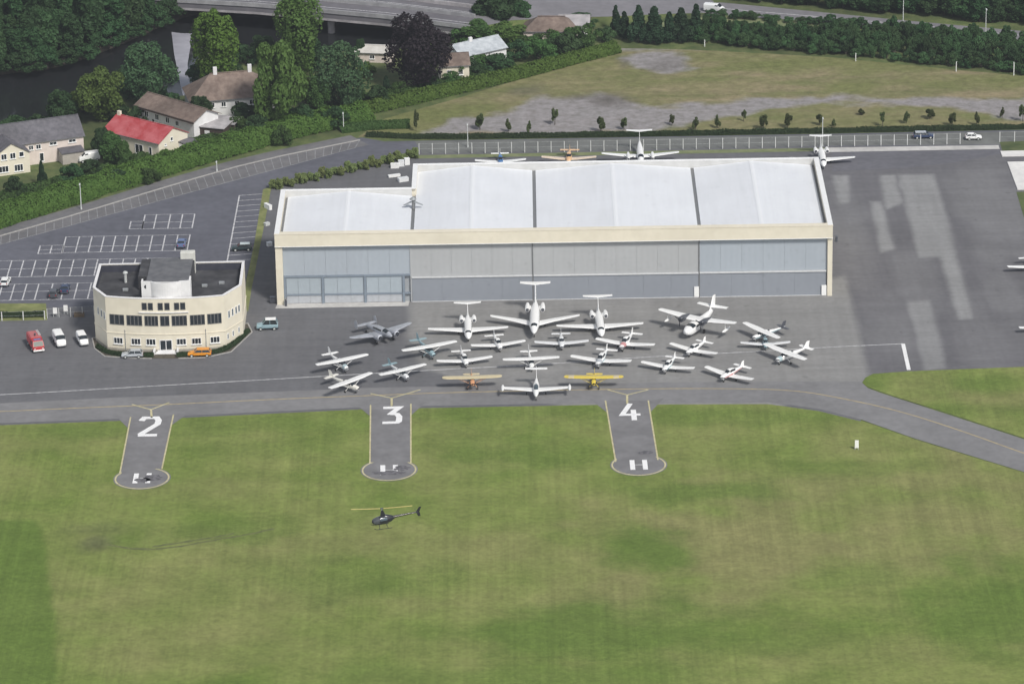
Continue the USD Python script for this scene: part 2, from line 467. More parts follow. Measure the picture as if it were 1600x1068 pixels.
def waste_mat():
    nodes = {'g': ('geometry', {}), 'at': ('attribute', {'attribute': 'tone'}), 'sc': ('separate_color', {}),
             'mpw': ('mapping', {'scale': (0.45, 1.2, 1.0)}), 'n1': ('noise_texture', {'scale': 0.10, 'detail': 8.0, 'roughness': 0.72}),
             'n2': ('noise_texture', {'scale': 0.45, 'detail': 8.0, 'roughness': 0.75}),
             'r1': ('map_range', {'from_min': 0.40, 'from_max': 0.60, 'clamp': True}),
             'base': ('mix_color', {'a': (0.150, 0.158, 0.068), 'b': (0.252, 0.212, 0.128)}),
             'grav': ('mix_color', {'b': (0.262, 0.248, 0.258)}),
             'lush': ('mix_color', {'b': (0.150, 0.168, 0.060)}),
             'dark': ('mix_color', {'b': (0.11, 0.10, 0.09)}),
             'ea': ('math', {'math_type': 'add'}), 'er': ('map_range', {'from_min': 0.65, 'from_max': 1.5, 'to_max': 0.92, 'clamp': True}),
             'fine': ('map_range', {'from_min': 0.32, 'from_max': 0.68, 'to_min': 0.70, 'to_max': 1.30, 'clamp': True}),
             'cc': ('combine_color', {}), 'mul': ('mix_color', {'blend_type': 'multiply', 'fac': 1.0}),
             'b': ('bump', {'strength': 0.6, 'distance': 0.2}),
             'p': ('principled_bsdf', {'roughness': 0.95, 'specular_ior_level': 0.15})}
    links = [('at.color', 'sc.color'), ('g.position', 'mpw.vector'), ('mpw.vector', 'n1.vector'), ('g.position', 'n2.vector'), ('n1.fac', 'r1.value'), ('r1.result', 'base.fac'),
             ('base.result', 'lush.a'), ('sc.g', 'lush.fac'), ('sc.r', 'ea.value1'), ('n2.fac', 'ea.value2'), ('ea.value', 'er.value'),
             ('lush.result', 'grav.a'), ('er.result', 'grav.fac'), ('grav.result', 'dark.a'), ('sc.b', 'dark.fac'),
             ('n2.fac', 'fine.value'), ('fine.result', 'cc.r'), ('fine.result', 'cc.g'), ('fine.result', 'cc.b'), ('dark.result', 'mul.a'), ('cc.color', 'mul.b'),
             ('mul.result', 'p.base_color'), ('n2.fac', 'b.height'), ('b.normal', 'p.normal')]
    return usdkit.material(stage, '/World/Looks/waste_ground', nodes, links, surface='p.BSDF')


def blobs(P, spec, seed):
    """Soft noisy patches: spec is a list of (px, py, radius x, radius y in metres, strength)."""
    out = np.zeros(len(P))
    nz = meshkit.fbm(np.column_stack([P[:, 0] / 9, P[:, 1] / 9, np.full(len(P), seed * 7.3)]), 5, seed) - 0.5
    for px, py, rx, ry, s in spec:
        c = at(px, py)
        d = np.sqrt(((P[:, 0] - c[0]) / rx) ** 2 + ((P[:, 1] - c[1]) / ry) ** 2)
        out = np.maximum(out, s * smoothstep(1.5, 0.35, d + nz * 2.4))
    return np.clip(out, 0, 1)


def poly_tone(P, pts, soft, seed, amp=3.0):
    pg = Polygon(G(pts))
    from shapely import points, distance, contains_xy
    inside = contains_xy(pg, P[:, 0], P[:, 1])
    d = distance(pg.exterior, points(P[:, 0], P[:, 1]))
    sd = np.where(inside, d, -d)
    nz = meshkit.fbm(np.column_stack([P[:, 0] / 6, P[:, 1] / 6, np.full(len(P), seed * 3.1)]), 5, seed) - 0.5
    return smoothstep(-soft, soft, sd + nz * 2 * amp)


# ------------------------------------------------------------------ base ground, river
RIVER_PX = [(-420, 330), (-120, 235), (0, 200), (62, 197), (112, 152), (205, 112), (240, 150), (262, 152), (300, 148), (306, 80), (400, 84), (480, 82), (620, 78), (760, 50), (900, 20),
            (900, -30), (740, -8), (600, -12), (430, -14), (330, 6), (275, 22), (185, 62), (90, 98), (0, 106), (-150, 130), (-420, 160)]
river_poly = Polygon(smoothed(G(RIVER_PX), 1)).buffer(0)
base = sbox(-3000, -1500, 3000, 4500).difference(river_poly)
ground('ground', sheet(base, 0.0), GARDEN)
WATER = usdkit.material(stage, '/World/Looks/river_water', {
    'g': ('geometry', {}), 'n': ('noise_texture', {'scale': 0.8, 'detail': 3.0}), 'b': ('bump', {'strength': 0.06, 'distance': 0.05}),
    'p': ('principled_bsdf', {'base_color': (0.012, 0.013, 0.014), 'roughness': 0.08, 'ior': 1.33})},
    [('g.position', 'n.vector'), ('n.fac', 'b.height'), ('b.normal', 'p.normal')], surface='p.BSDF')
SKY_REFL = G([(268, 50), (284, 52), (300, 52), (299, 66), (296, 82), (293, 100), (294, 118), (298, 138), (295, 150), (287, 153), (283, 138), (280, 122), (276, 104), (272, 84), (270, 66)], -1.55)
ground('river', sheet(river_poly.buffer(1.0), -1.6), WATER)
ground('river_shallows', sheet(SKY_REFL, -1.585), mat2('painted_sky_reflection', (.30, .30, .345), (.42, .42, .47), scale=.25, rough=.25, lo=.3, hi=.7))  # bright sky reflection in the river, painted as a pale sheet on the water
ring = np.array(river_poly.exterior.coords)[:-1]
bv = np.vstack([np.column_stack([ring, np.full(len(ring), 0.0)]), np.column_stack([ring + 0, np.full(len(ring), -1.9)])])
nr = len(ring)
bf = [t for i in range(nr) for t in ((i, (i + 1) % nr, nr + i), ((i + 1) % nr, nr + (i + 1) % nr, nr + i))]
ground('river_bank', trimesh.Trimesh(bv, bf, process=False), EARTH)

# airfield grass in front of the taxiway (a finer sheet with its own worn and lush patches)
AF_PX = [(-260, 668), (-60, 664), (0, 662), (190, 655), (570, 637), (945, 630), (1200, 629), (1280, 640), (1345, 656), (1430, 686), (1600, 738), (1800, 800), (1900, 1120), (800, 1200), (-300, 1120)]
gm = sheet(G(AF_PX), 0.012, 2.6)
P = np.array(gm.vertices)
brown = blobs(P, [(1130, 860, 26, 26, .85), (1480, 800, 30, 22, .75), (880, 880, 26, 20, .45), (760, 850, 18, 12, .5), (500, 850, 20, 10, .45), (1000, 930, 34, 14, .55), (1180, 780, 34, 9, .35),
                  (300, 940, 26, 20, .35), (90, 900, 8, 26, .25), (1560, 720, 20, 8, .4), (60, 690, 16, 7, .35), (1350, 690, 12, 8, .35), (330, 760, 20, 5, .3), (560, 1010, 60, 8, .3), (1300, 1010, 40, 6, .3), (680, 700, 10, 16, .2), (1080, 690, 12, 12, .2)], 3)
lush = blobs(P, [(1010, 850, 8, 9, .9), (960, 990, 26, 12, .85), (1570, 950, 16, 18, .8), (800, 1055, 40, 6, .6), (540, 900, 14, 9, .5), (820, 710, 12, 9, .7), (1080, 770, 14, 5, .7), (330, 830, 14, 7, .55),
                  (1290, 730, 16, 5, .5), (330, 665, 26, 5, .5), (130, 670, 12, 4, .6), (720, 645, 30, 4, .5), (1130, 650, 26, 5, .5), (1180, 1000, 20, 8, .5), (1340, 900, 8, 6, .5), (400, 700, 14, 6, .3)], 5)
corner = poly_tone(P, [(-400, 812), (58, 812), (70, 850), (85, 960), (95, 1200), (-400, 1200)], 0.8, 9, 0.5)
lush = np.maximum(lush, corner * 0.85)
brown = brown * (1 - corner) * 0.72
dark = blobs(P, [(148, 848, 3.2, 3.6, .6), (150, 826, 6, 3, .3)], 11)
gp = ground('airfield_grass', gm, grass_mat())
primvar(gp, 'tone', np.column_stack([brown, lush, dark]))
TRACK = mat2('worn_track', (0.085, 0.098, 0.034), (0.15, 0.17, 0.055), scale=0.7, rough=0.95)
rng = np.random.default_rng(4)
for pts in ([(165, 850), (200, 857), (245, 858), (290, 852), (335, 843), (380, 836), (428, 826)], [(238, 854), (290, 846), (330, 840), (365, 833)]):
    c = smoothed(G(pts), 2)
    left, right = [], []
    for i, p in enumerate(c):
        w = 0.12 + 0.45 * rng.random()
        left.append((p[0], p[1] + w)); right.append((p[0], p[1] - 0.1 - 0.35 * rng.random()))
    ground('worn_track', sheet(left + right[::-1], 0.024), TRACK)
isl = sheet(G([(1348, 598), (1352, 590), (1364, 584), (1420, 580), (1600, 573), (1720, 568), (1760, 735), (1600, 684), (1480, 645), (1400, 620), (1374, 611), (1354, 604)]), 0.052, 2.6)
P = np.array(isl.vertices)
gp = ground('grass_island', isl, stage and UsdShade.Material.Get(stage, '/World/Looks/airfield_grass'))
primvar(gp, 'tone', np.column_stack([blobs(P, [(1560, 620, 12, 7, .5), (1440, 600, 6, 5, .3)], 13), blobs(P, [(1530, 600, 14, 5, .7), (1365, 600, 4, 5, .7), (1500, 650, 30, 5, .4)], 14), np.zeros(len(P))]))

# waste ground behind the fence: dry grass, gravel and spoil
WG_PX = [(560, 214), (600, 186), (700, 158), (800, 128), (880, 106), (940, 88), (962, 76), (1000, 76), (1080, 78), (1200, 84), (1300, 90), (1440, 104), (1600, 119), (1760, 134), (1780, 196), (1600, 201), (1300, 207), (900, 214), (650, 217)]
wm = sheet(G(WG_PX), 0.012, 2.2)
P = np.array(wm.vertices)
band = np.maximum(poly_tone(P, [(640, 214), (700, 190), (790, 172), (850, 152), (940, 146), (1000, 166), (1080, 164), (1180, 151), (1300, 150), (1420, 154), (1600, 158), (1760, 160), (1760, 196), (1600, 192), (1500, 174), (1380, 163), (1290, 163), (1180, 176), (1090, 194), (1010, 206), (840, 208), (700, 208)], 2.5, 21, 5),
                  poly_tone(P, [(975, 92), (1000, 82), (1050, 80), (1082, 92), (1085, 106), (1050, 114), (1000, 108)], 2.0, 22, 4))
band = np.maximum(band, 0.8 * poly_tone(P, [(955, 62), (1030, 62), (1100, 70), (1090, 78), (970, 80)], 2.0, 23, 3))
wl = blobs(P, [(650, 190, 14, 20, .7), (1000, 130, 40, 8, .35), (1340, 100, 60, 8, .7), (1320, 137, 10, 5, .8), (1250, 180, 30, 12, .4), (760, 170, 10, 8, .5), (900, 120, 20, 20, .4), (1560, 125, 30, 6, .6), (1400, 185, 40, 6, .4), (1130, 92, 40, 8, .4)], 25)
wd = blobs(P, [(940, 157, 6, 5, .8), (905, 153, 5, 3, .6), (1045, 103, 6, 7, .4), (975, 100, 2, 6, .6), (820, 143, 4, 5, .4)], 26)
gp = ground('waste_ground', wm, waste_mat())
primvar(gp, 'tone', np.column_stack([band, wl, wd]))

# ------------------------------------------------------------------ tarmac sheets
APRON_PX = [(-260, 480), (-60, 478), (140, 478), (385, 440), (425, 292), (655, 238), (640, 226), (1300, 226), (1560, 226), (1700, 222), (1760, 566), (1600, 573), (1420, 580), (1352, 590), (1345, 600), (1345, 658), (1280, 642), (1200, 631), (945, 632), (570, 639), (190, 657), (0, 664), (-60, 666), (-260, 670)]


def apron_mat():
    nodes = {'g': ('geometry', {}), 'at': ('attribute', {'attribute': 'tone'}), 'sc': ('separate_color', {}),
             'east': ('mix_color', {'a': (0.130, 0.131, 0.140), 'b': (0.127, 0.125, 0.135)}),
             'conc': ('mix_color', {'b': (0.228, 0.226, 0.223)}), 'worn': ('mix_color', {'b': (0.242, 0.243, 0.246)}),
             'n1': ('noise_texture', {'scale': 0.045, 'detail': 6.0, 'roughness': 0.6}), 'r1': ('map_range', {'from_min': 0.32, 'from_max': 0.68, 'to_min': 0.90, 'to_max': 1.10, 'clamp': True}),
             'n2': ('noise_texture', {'scale': 0.8, 'detail': 9.0, 'roughness': 0.7}), 'r2': ('map_range', {'from_min': 0.3, 'from_max': 0.7, 'to_min': 0.90, 'to_max': 1.10, 'clamp': True}),
             'mp': ('mapping', {'scale': (0.03, 0.5, 1.0), 'rotation': (0, 0, 0.06)}), 'n3': ('noise_texture', {'scale': 1.0, 'detail': 5.0, 'roughness': 0.65}),
             'r3': ('map_range', {'from_min': 0.35, 'from_max': 0.65, 'to_min': 0.93, 'to_max': 1.06, 'clamp': True}),
             'mp4': ('mapping', {'scale': (0.45, 0.025, 1.0)}), 'n4': ('noise_texture', {'scale': 1.0, 'detail': 4.0, 'roughness': 0.6}),
             'r4': ('map_range', {'from_min': 0.35, 'from_max': 0.65, 'to_min': 0.95, 'to_max': 1.05, 'clamp': True}),
             'n5': ('noise_texture', {'scale': 0.35, 'detail': 4.0, 'roughness': 0.5}), 'r5': ('map_range', {'from_min': 0.66, 'from_max': 0.74, 'to_min': 1.0, 'to_max': 0.80, 'clamp': True}),
             'm1': ('math', {'math_type': 'multiply'}), 'm2': ('math', {'math_type': 'multiply'}), 'm3': ('math', {'math_type': 'multiply'}), 'm4': ('math', {'math_type': 'multiply'}),
             'cc': ('combine_color', {}), 'mul': ('mix_color', {'blend_type': 'multiply', 'fac': 1.0}),
             'b': ('bump', {'strength': 0.15, 'distance': 0.05}), 'p': ('principled_bsdf', {'roughness': 0.9, 'specular_ior_level': 0.3})}
    links = [('at.color', 'sc.color'), ('sc.b', 'east.fac'), ('east.result', 'conc.a'), ('sc.r', 'conc.fac'), ('conc.result', 'worn.a'), ('sc.g', 'worn.fac'),
             ('g.position', 'n1.vector'), ('g.position', 'n2.vector'), ('g.position', 'n5.vector'), ('g.position', 'mp.vector'), ('mp.vector', 'n3.vector'), ('g.position', 'mp4.vector'), ('mp4.vector', 'n4.vector'),
             ('n1.fac', 'r1.value'), ('n2.fac', 'r2.value'), ('n3.fac', 'r3.value'), ('n4.fac', 'r4.value'), ('n5.fac', 'r5.value'),
             ('r1.result', 'm1.value1'), ('r2.result', 'm1.value2'), ('m1.value', 'm2.value1'), ('r3.result', 'm2.value2'), ('m2.value', 'm3.value1'), ('r4.result', 'm3.value2'), ('m3.value', 'm4.value1'), ('r5.result', 'm4.value2'),
             ('m4.value', 'cc.r'), ('m4.value', 'cc.g'), ('m4.value', 'cc.b'), ('worn.result', 'mul.a'), ('cc.color', 'mul.b'), ('mul.result', 'p.base_color'), ('n2.fac', 'b.height'), ('b.normal', 'p.normal')]
    return usdkit.material(stage, '/World/Looks/apron_tarmac', nodes, links, surface='p.BSDF')


am = sheet(G(APRON_PX), 0.014, 1.7)
P = np.array(am.vertices)
conc = poly_tone(P, [(640, 440), (1290, 440), (1318, 430), (1330, 470), (1348, 540), (1358, 600), (1200, 640), (900, 640), (760, 606), (660, 575), (640, 540)], 1.0, 51, 0.7)
east = poly_tone(P, [(1290, 470), (1284, 234), (1560, 232), (1720, 226), (1780, 566), (1600, 580), (1420, 590), (1356, 590), (1346, 540), (1325, 452)], 1.0, 52, 0.6)
worn = np.zeros(len(P))
for k_, pts in enumerate(([(1301, 274), (1326, 274), (1329, 316), (1309, 321)], [(1374, 273), (1400, 273), (1410, 316), (1385, 327)], [(1359, 315), (1378, 315), (1396, 389), (1377, 394)],
            [(1402, 272), (1460, 272), (1481, 344), (1521, 498), (1498, 499), (1468, 402), (1435, 402), (1417, 331)], [(1416, 470), (1454, 468), (1477, 575), (1445, 580)])):
    worn = np.maximum(worn, (1.0 if k_ != 4 else .85) * poly_tone(P, pts, 0.9, 60 + k_, 0.5))
worn = np.maximum(worn, .45 * blobs(P, [(1550, 320, 8, 30, .8), (1395, 520, 6, 16, .7), (1530, 520, 5, 18, .5), (1500, 300, 4, 14, .6), (1430, 430, 4, 20, .6), (1330, 360, 4, 26, .7), (1565, 440, 4, 30, .7)], 71))
gp = ground('apron', am, apron_mat())
primvar(gp, 'tone', np.column_stack([conc, worn, east]))
ground('car_park', sheet(G([(-260, 455), (-260, 452), (0, 360), (130, 322), (270, 282), (400, 248), (520, 222), (566, 215), (600, 221), (1300, 209), (1600, 203), (1760, 200), (1760, 222), (1560, 227), (1300, 229), (660, 236), (430, 288), (415, 300), (400, 372), (382, 448), (140, 480), (-60, 480), (-260, 482)]), 0.018), T_PARK)
ground('tarmac_strip', sheet(G([(1300, 238), (1420, 236), (1560, 234), (1566, 240), (1490, 254), (1420, 262), (1300, 268)]), 0.020), T_DARK)
ground('hangar_forecourt', sheet(G([(430, 482), (434, 474), (640, 470), (638, 478)]), 0.030), CONC)
TX = [(-260, 640), (0, 630), (180, 621), (420, 612), (570, 606), (760, 602), (1000, 598), (1200, 596), (1345, 596), (1356, 606), (1374, 613), (1480, 647), (1600, 686), (1800, 748), (1800, 804), (1600, 737), (1430, 685), (1345, 655), (1280, 639), (1200, 628), (945, 629), (570, 636), (190, 654), (0, 661), (-260, 667)]
ground('taxiway', sheet(G(TX), 0.038), T_TAXI)

# painted lines on the apron and taxiway
ground('white_line', strip(smoothed(G([(-200, 626), (0, 617), (290, 600), (400, 594), (640, 580), (870, 568), (1000, 558), (1150, 551), (1300, 542), (1411, 537)]), 2), 0.30, 0.044), LINEW)
ground('white_line', strip(G([(1411, 537), (1420, 578)]), 0.75, 0.050), LINEB)
ground('yellow_line', strip(smoothed(G([(-200, 650), (0, 643), (150, 636), (240, 633), (420, 624), (600, 617), (700, 613), (1000, 607), (1170, 607), (1240, 610), (1290, 617), (1400, 640), (1500, 672), (1600, 708), (1760, 764)]), 2), 0.34, 0.046), LINEY)
STUBS = {'2': dict(l=[(204, 652), (187, 741)], r=[(271, 648), (253, 732)], c=(222, 747), y=[(207, 632), (264, 629), (236, 640), (237, 652)], top=(236, 651), bot=(230, 682)),
         '3': dict(l=[(579, 633), (578, 723)], r=[(642, 631), (642, 723)], c=(608, 734), y=[(580, 615), (656, 609), (612, 622), (612, 634)], top=(611, 635), bot=(611, 662)),
         '4': dict(l=[(946, 626), (962, 721)], r=[(1013, 626), (1028, 718)], c=(998, 726), y=[(950, 609), (1012, 609), (980, 617), (980, 630)], top=(984, 630), bot=(987, 657))}


def digit(ch):
    """Painted stencil numbers, unit box 0..1 in both directions."""
    if ch == '2':
        L = [[(0.05, .80), (.18, .95), (.80, .95), (.93, .80), (.90, .62), (.10, .10)], [(.02, .07), (.98, .07)]]
    elif ch == '3':
        L = [[(0.10, .93), (.92, .93), (.50, .58), (.80, .55), (.92, .40), (.90, .14), (.80, .07), (.06, .07)]]
    else:
        L = [[(.52, .98), (.05, .34), (.98, .34)], [(.64, .62), (.64, .02)]]
    return L


for n, s in STUBS.items():
    l, r = G(s['l']), G(s['r'])
    c = at(*s['c'])
    disc = Point(c[0], c[1]).buffer(5.2)
    quad = Polygon([l[0], l[1], r[1], r[0]])
    f1 = Polygon([l[0], tuple(np.array(l[0]) + (-3.0, 1.2)), tuple(np.array(l[0]) * .8 + np.array(l[1]) * .2)])
    f2 = Polygon([r[0], tuple(np.array(r[0]) + (3.0, 1.2)), tuple(np.array(r[0]) * .8 + np.array(r[1]) * .2)])
    st = unary_union([quad, disc, f1, f2])
    x = thing('helicopter_stand', kind='structure')
    ground('tarmac', sheet(st.buffer(.02), 0.042), T_STAND, x)
    ring_ = Point(c[0], c[1]).buffer(5.0).difference(Point(c[0], c[1]).buffer(4.70)).difference(quad.buffer(-.3))
    part('yellow_edge', sheet(unary_union([ring_, LineString([l[0], l[1]]).buffer(.14), LineString([r[0], r[1]]).buffer(.14)]), 0.048), LINEE, x)
    a, b, m, e = G(s['y'])
    part('lead_in_line', sheet(unary_union([LineString([a, m]).buffer(.17), LineString([b, m]).buffer(.17), LineString([m, e]).buffer(.20)]), 0.054), LINEE, x)
    T, B = at(*s['top'])[:2], at(*s['bot'])[:2]
    up = (T - B); hgt = np.linalg.norm(up); up /= hgt
    rt = np.array([up[1], -up[0]]); w = 3.7
    if n == '2':
        rt = np.array([1.0, 0.0])
    lines = []
    for L in digit(n):
        lines.append(LineString([tuple(B + rt * ((q[0] - .5) * w) + up * (q[1] * hgt)) for q in L]))
    num = unary_union([k.buffer({'2': .60, '3': .58, '4': .50}[n], cap_style=2, join_style=2, mitre_limit=2) for k in lines])
    part('painted_number', sheet(num, 0.054), LINEB, x)
    hh = [c[:2] + rt * dx + up * dy for dx, dy in ((-1.15, -2.3), (-1.15, 2.3), (1.15, -2.3), (1.15, 2.3), (-1.15, 0), (1.15, 0))]
    part('landing_letter', sheet(unary_union([LineString([hh[0], hh[1]]).buffer(.45, cap_style=2), LineString([hh[2], hh[3]]).buffer(.45, cap_style=2), LineString([hh[4], hh[5]]).buffer(.07, cap_style=2)]), 0.054), LINEB, x)
SCORCH = mat2('dark_stain', (0.08, 0.078, 0.085), (0.16, 0.155, 0.17), scale=1.4, rough=0.9, lo=.4, hi=.6)
for (px, py, rx, ry) in ((608, 739, 3.0, 1.1), (222, 750, 1.6, 1.0), (1008, 707, 1.8, .8), (240, 746, 1.7, 1.6), (628, 731, 1.5, 1.3)):
    c = at(px, py); a = np.linspace(0, 2 * np.pi, 20)[:-1]; q = 0.7 + 0.5 * np.random.default_rng(px).random(19)
    ground('oil_stain', sheet(list(zip(c[0] + rx * q * np.cos(a), c[1] + ry * q * np.sin(a))), 0.060), SCORCH)

# car park bays
def bay_row(bot, top, xs, mid):
    yb = at((xs[0] + xs[-1]) / 2, bot)[1]; yt = at((xs[0] + xs[-1]) / 2, top)[1]; ym = at((xs[0] + xs[-1]) / 2, mid)[1]
    X = [at(x, bot)[0] for x in xs]
    ls = [LineString([(x, yb), (x, yt)]).buffer(.13, cap_style=2) for x in X]
    ls += [LineString([(X[0], yb), (X[-1], yb)]).buffer(.10), LineString([(X[0], ym), (X[-1], ym)]).buffer(.09), LineString([(X[0], yt), (X[-1], yt)]).buffer(.08)]
    ground('bay_markings', sheet(unary_union(ls), 0.026), LINEW)


bay_row(357, 335, [222, 240, 262, 281, 300], 347)
bay_row(357.5, 346, [202, 222], 352)
bay_row(393, 368.5, [97, 118, 138, 157, 175, 193, 212, 233, 253, 273, 292], 384)
bay_row(396, 383.5, [59.5, 78, 97], 390)
bay_row(431, 405.5, [-28, -8, 11.4, 30, 49, 69.5, 88.5, 108.7, 127.7, 146.6, 166, 187, 206, 225, 245, 264], 418.5)
bay_row(468, 443, [-22, -3, 16, 35, 54, 76, 95, 115, 136.5, 156, 176], 454.7)
edge = G([(374, 305.5), (355, 408)]); far = G([(411, 303), (392, 405)])
ls = [LineString(edge).buffer(.14)]
for k in range(13):
    t = k / 12
    a = np.array(edge[0]) * (1 - t) + np.array(edge[1]) * t; b = np.array(far[0]) * (1 - t) + np.array(far[1]) * t
    ls.append(LineString([a, b]).buffer(.10))
ground('bay_markings', sheet(unary_union(ls), 0.026), LINEW)
lo = smoothed(G([(-40, 394), (0, 382), (130, 347), (270, 308), (400, 273), (555, 231)]), 1)
hi = smoothed(G([(-40, 380), (0, 369), (130, 332), (270, 289), (400, 252), (562, 219)]), 1)
LO, HI = LineString(lo), LineString(hi)
ls = [LO.buffer(.12)]
for k in range(46):
    a, b = LO.interpolate(k / 45, True), HI.interpolate(k / 45, True)
    ls.append(LineString([a, b]).buffer(.08))
ground('bay_markings', sheet(unary_union(ls), 0.030), BAYF)
ground('pavement', sheet(unary_union([Polygon(lo + hi[::-1]).buffer(0), HI.buffer(5.0, cap_style=2, single_sided=True) if False else HI.buffer(4.2, cap_style=2)]), 0.022), PALEG)
ground('service_road', sheet(G([(648, 221), (1300, 211), (1560, 206), (1700, 203), (1700, 220), (1560, 226), (1300, 228), (660, 240)]), 0.024), T_SERV)
ground('kerb', prism(HI.buffer(.22, cap_style=2), 0.0, 0.14), KERB)
ground('grass_strip', sheet(G([(411, 296), (424, 291), (421, 310), (405, 392), (393, 452), (388, 486), (379, 486), (385, 440), (398, 376)]), 0.034), STRIPG)
ground('grass_strip', sheet(G([(-80, 474), (72, 474), (74, 500), (-80, 503)]), 0.034), STRIPG)
ground('grass_verge', sheet(G([(640, 243), (1300, 231), (1300, 236), (650, 248)]), 0.034), VERGE)
ground('path', sheet(G([(1290, 231), (1560, 227), (1562, 233), (1290, 238)]), 0.036), CONC)
ground('grass_verge', sheet(G([(1562, 222), (1720, 216), (1730, 232), (1566, 236)]), 0.040), GARDEN)
ground('grass_verge', sheet(G([(1588, 300), (1740, 296), (1760, 332), (1600, 340)]), 0.040), GARDEN)
ground('concrete_slab', prism(G([(1574, 254), (1740, 251), (1750, 292), (1590, 297)]), 0.02, 0.20), PAD)
ground('concrete_slab', prism(G([(1563, 237), (1740, 233), (1742, 242), (1566, 245)]), 0.02, 0.18), PAD)

# road, bridge
ROADL = [(700, -45), (735, -5), (760, 26), (840, 27), (950, 26), (1100, 22), (1260, 33), (1400, 43), (1600, 63), (1780, 84), (1780, 68), (1600, 49), (1400, 31), (1260, 17), (1125, 4), (950, -22)]
ground('road', sheet(G(ROADL[4:-1]), 0.016), T_ROAD)
SX = [736, 765, 800, 880, 960, 1040, 1115]
SZ = [4.47, 4.2, 3.5, 2.4, 1.4, .6, .03]
SL = [46, 39, 32, 28, 26, 22, 20]
lowr = [at(x, y, z) for x, y, z in zip(SX, SL, SZ)]
upr = [at(x, -28 if x < 1100 else 2, z) for x, z in zip(SX, SZ)]
foot = [np.array([p[0], p[1] - 1.2 * p[2] - .3, -.05]) for p in lowr]
nS = len(SX)
def ribbon(A_, B_):
    v = np.array(list(A_) + list(B_)); n = len(A_)
    m = trimesh.Trimesh(v, [t for i in range(n - 1) for t in ((i, i + 1, n + i), (i + 1, n + i + 1, n + i))], process=False)
    if m.face_normals[:, 2].mean() < 0: m.invert()
    return m
ground('road_ramp', ribbon(lowr, upr), T_ROAD)
ground('embankment', ribbon(foot, [p - (0, 0, .02) for p in lowr]), GARDEN)
ground('road_marking', strip(smoothed(G([(1120, 13), (1260, 25), (1400, 37), (1600, 56)]), 2), 0.3, 0.024), LINEW)
ground('road_verge', sheet(G([(1000, 40), (1115, 25), (1260, 35), (1330, 41), (1320, 58), (1180, 52), (1090, 48), (1000, 56)]), 0.020), VERGE)
# ------------------------------------------------------------------ building materials
CREAM = mat2('cream_render', (0.665, 0.615, 0.50), (0.70, 0.65, 0.535), scale=0.6, rough=0.85, big=0.15, big_amt=0.035, detail=8)
WHITEW = mat2('white_render', (0.66, 0.655, 0.66), (0.74, 0.735, 0.74), scale=0.7, rough=0.85, detail=8)
PINKW = mat2('pale_pink_render', (0.62, 0.54, 0.49), (0.70, 0.61, 0.56), scale=0.7, rough=0.85)
FELT = mat2('roofing_felt', (0.035, 0.036, 0.042), (0.065, 0.065, 0.07), scale=0.5, rough=0.9, big=0.2, big_amt=0.3)
FELTB = mat2('dark_roofing_felt', (0.03, 0.033, 0.05), (0.05, 0.052, 0.07), scale=0.5, rough=0.85)
SLATE = mat2('grey_slate', (0.085, 0.083, 0.095), (0.13, 0.125, 0.14), scale=1.2, rough=0.75, big=0.15, big_amt=0.2, detail=8)
REDROOF = mat2('red_tin_roof', (0.36, 0.045, 0.05), (0.46, 0.12, 0.13), scale=0.35, rough=0.6, detail=7, lo=.4, hi=.62)
BROWNROOF = mat2('brown_tiles', (0.13, 0.095, 0.08), (0.20, 0.155, 0.13), scale=0.9, rough=0.85, big=0.2, big_amt=0.2, detail=8)
FLATGREY = mat2('grey_sheet_roof', (0.28, 0.27, 0.28), (0.38, 0.36, 0.37), scale=0.6, rough=0.7, big=0.2, big_amt=0.2)
TIMBER = mat2('dark_timber', (0.04, 0.03, 0.025), (0.07, 0.05, 0.04), scale=2, rough=0.8)


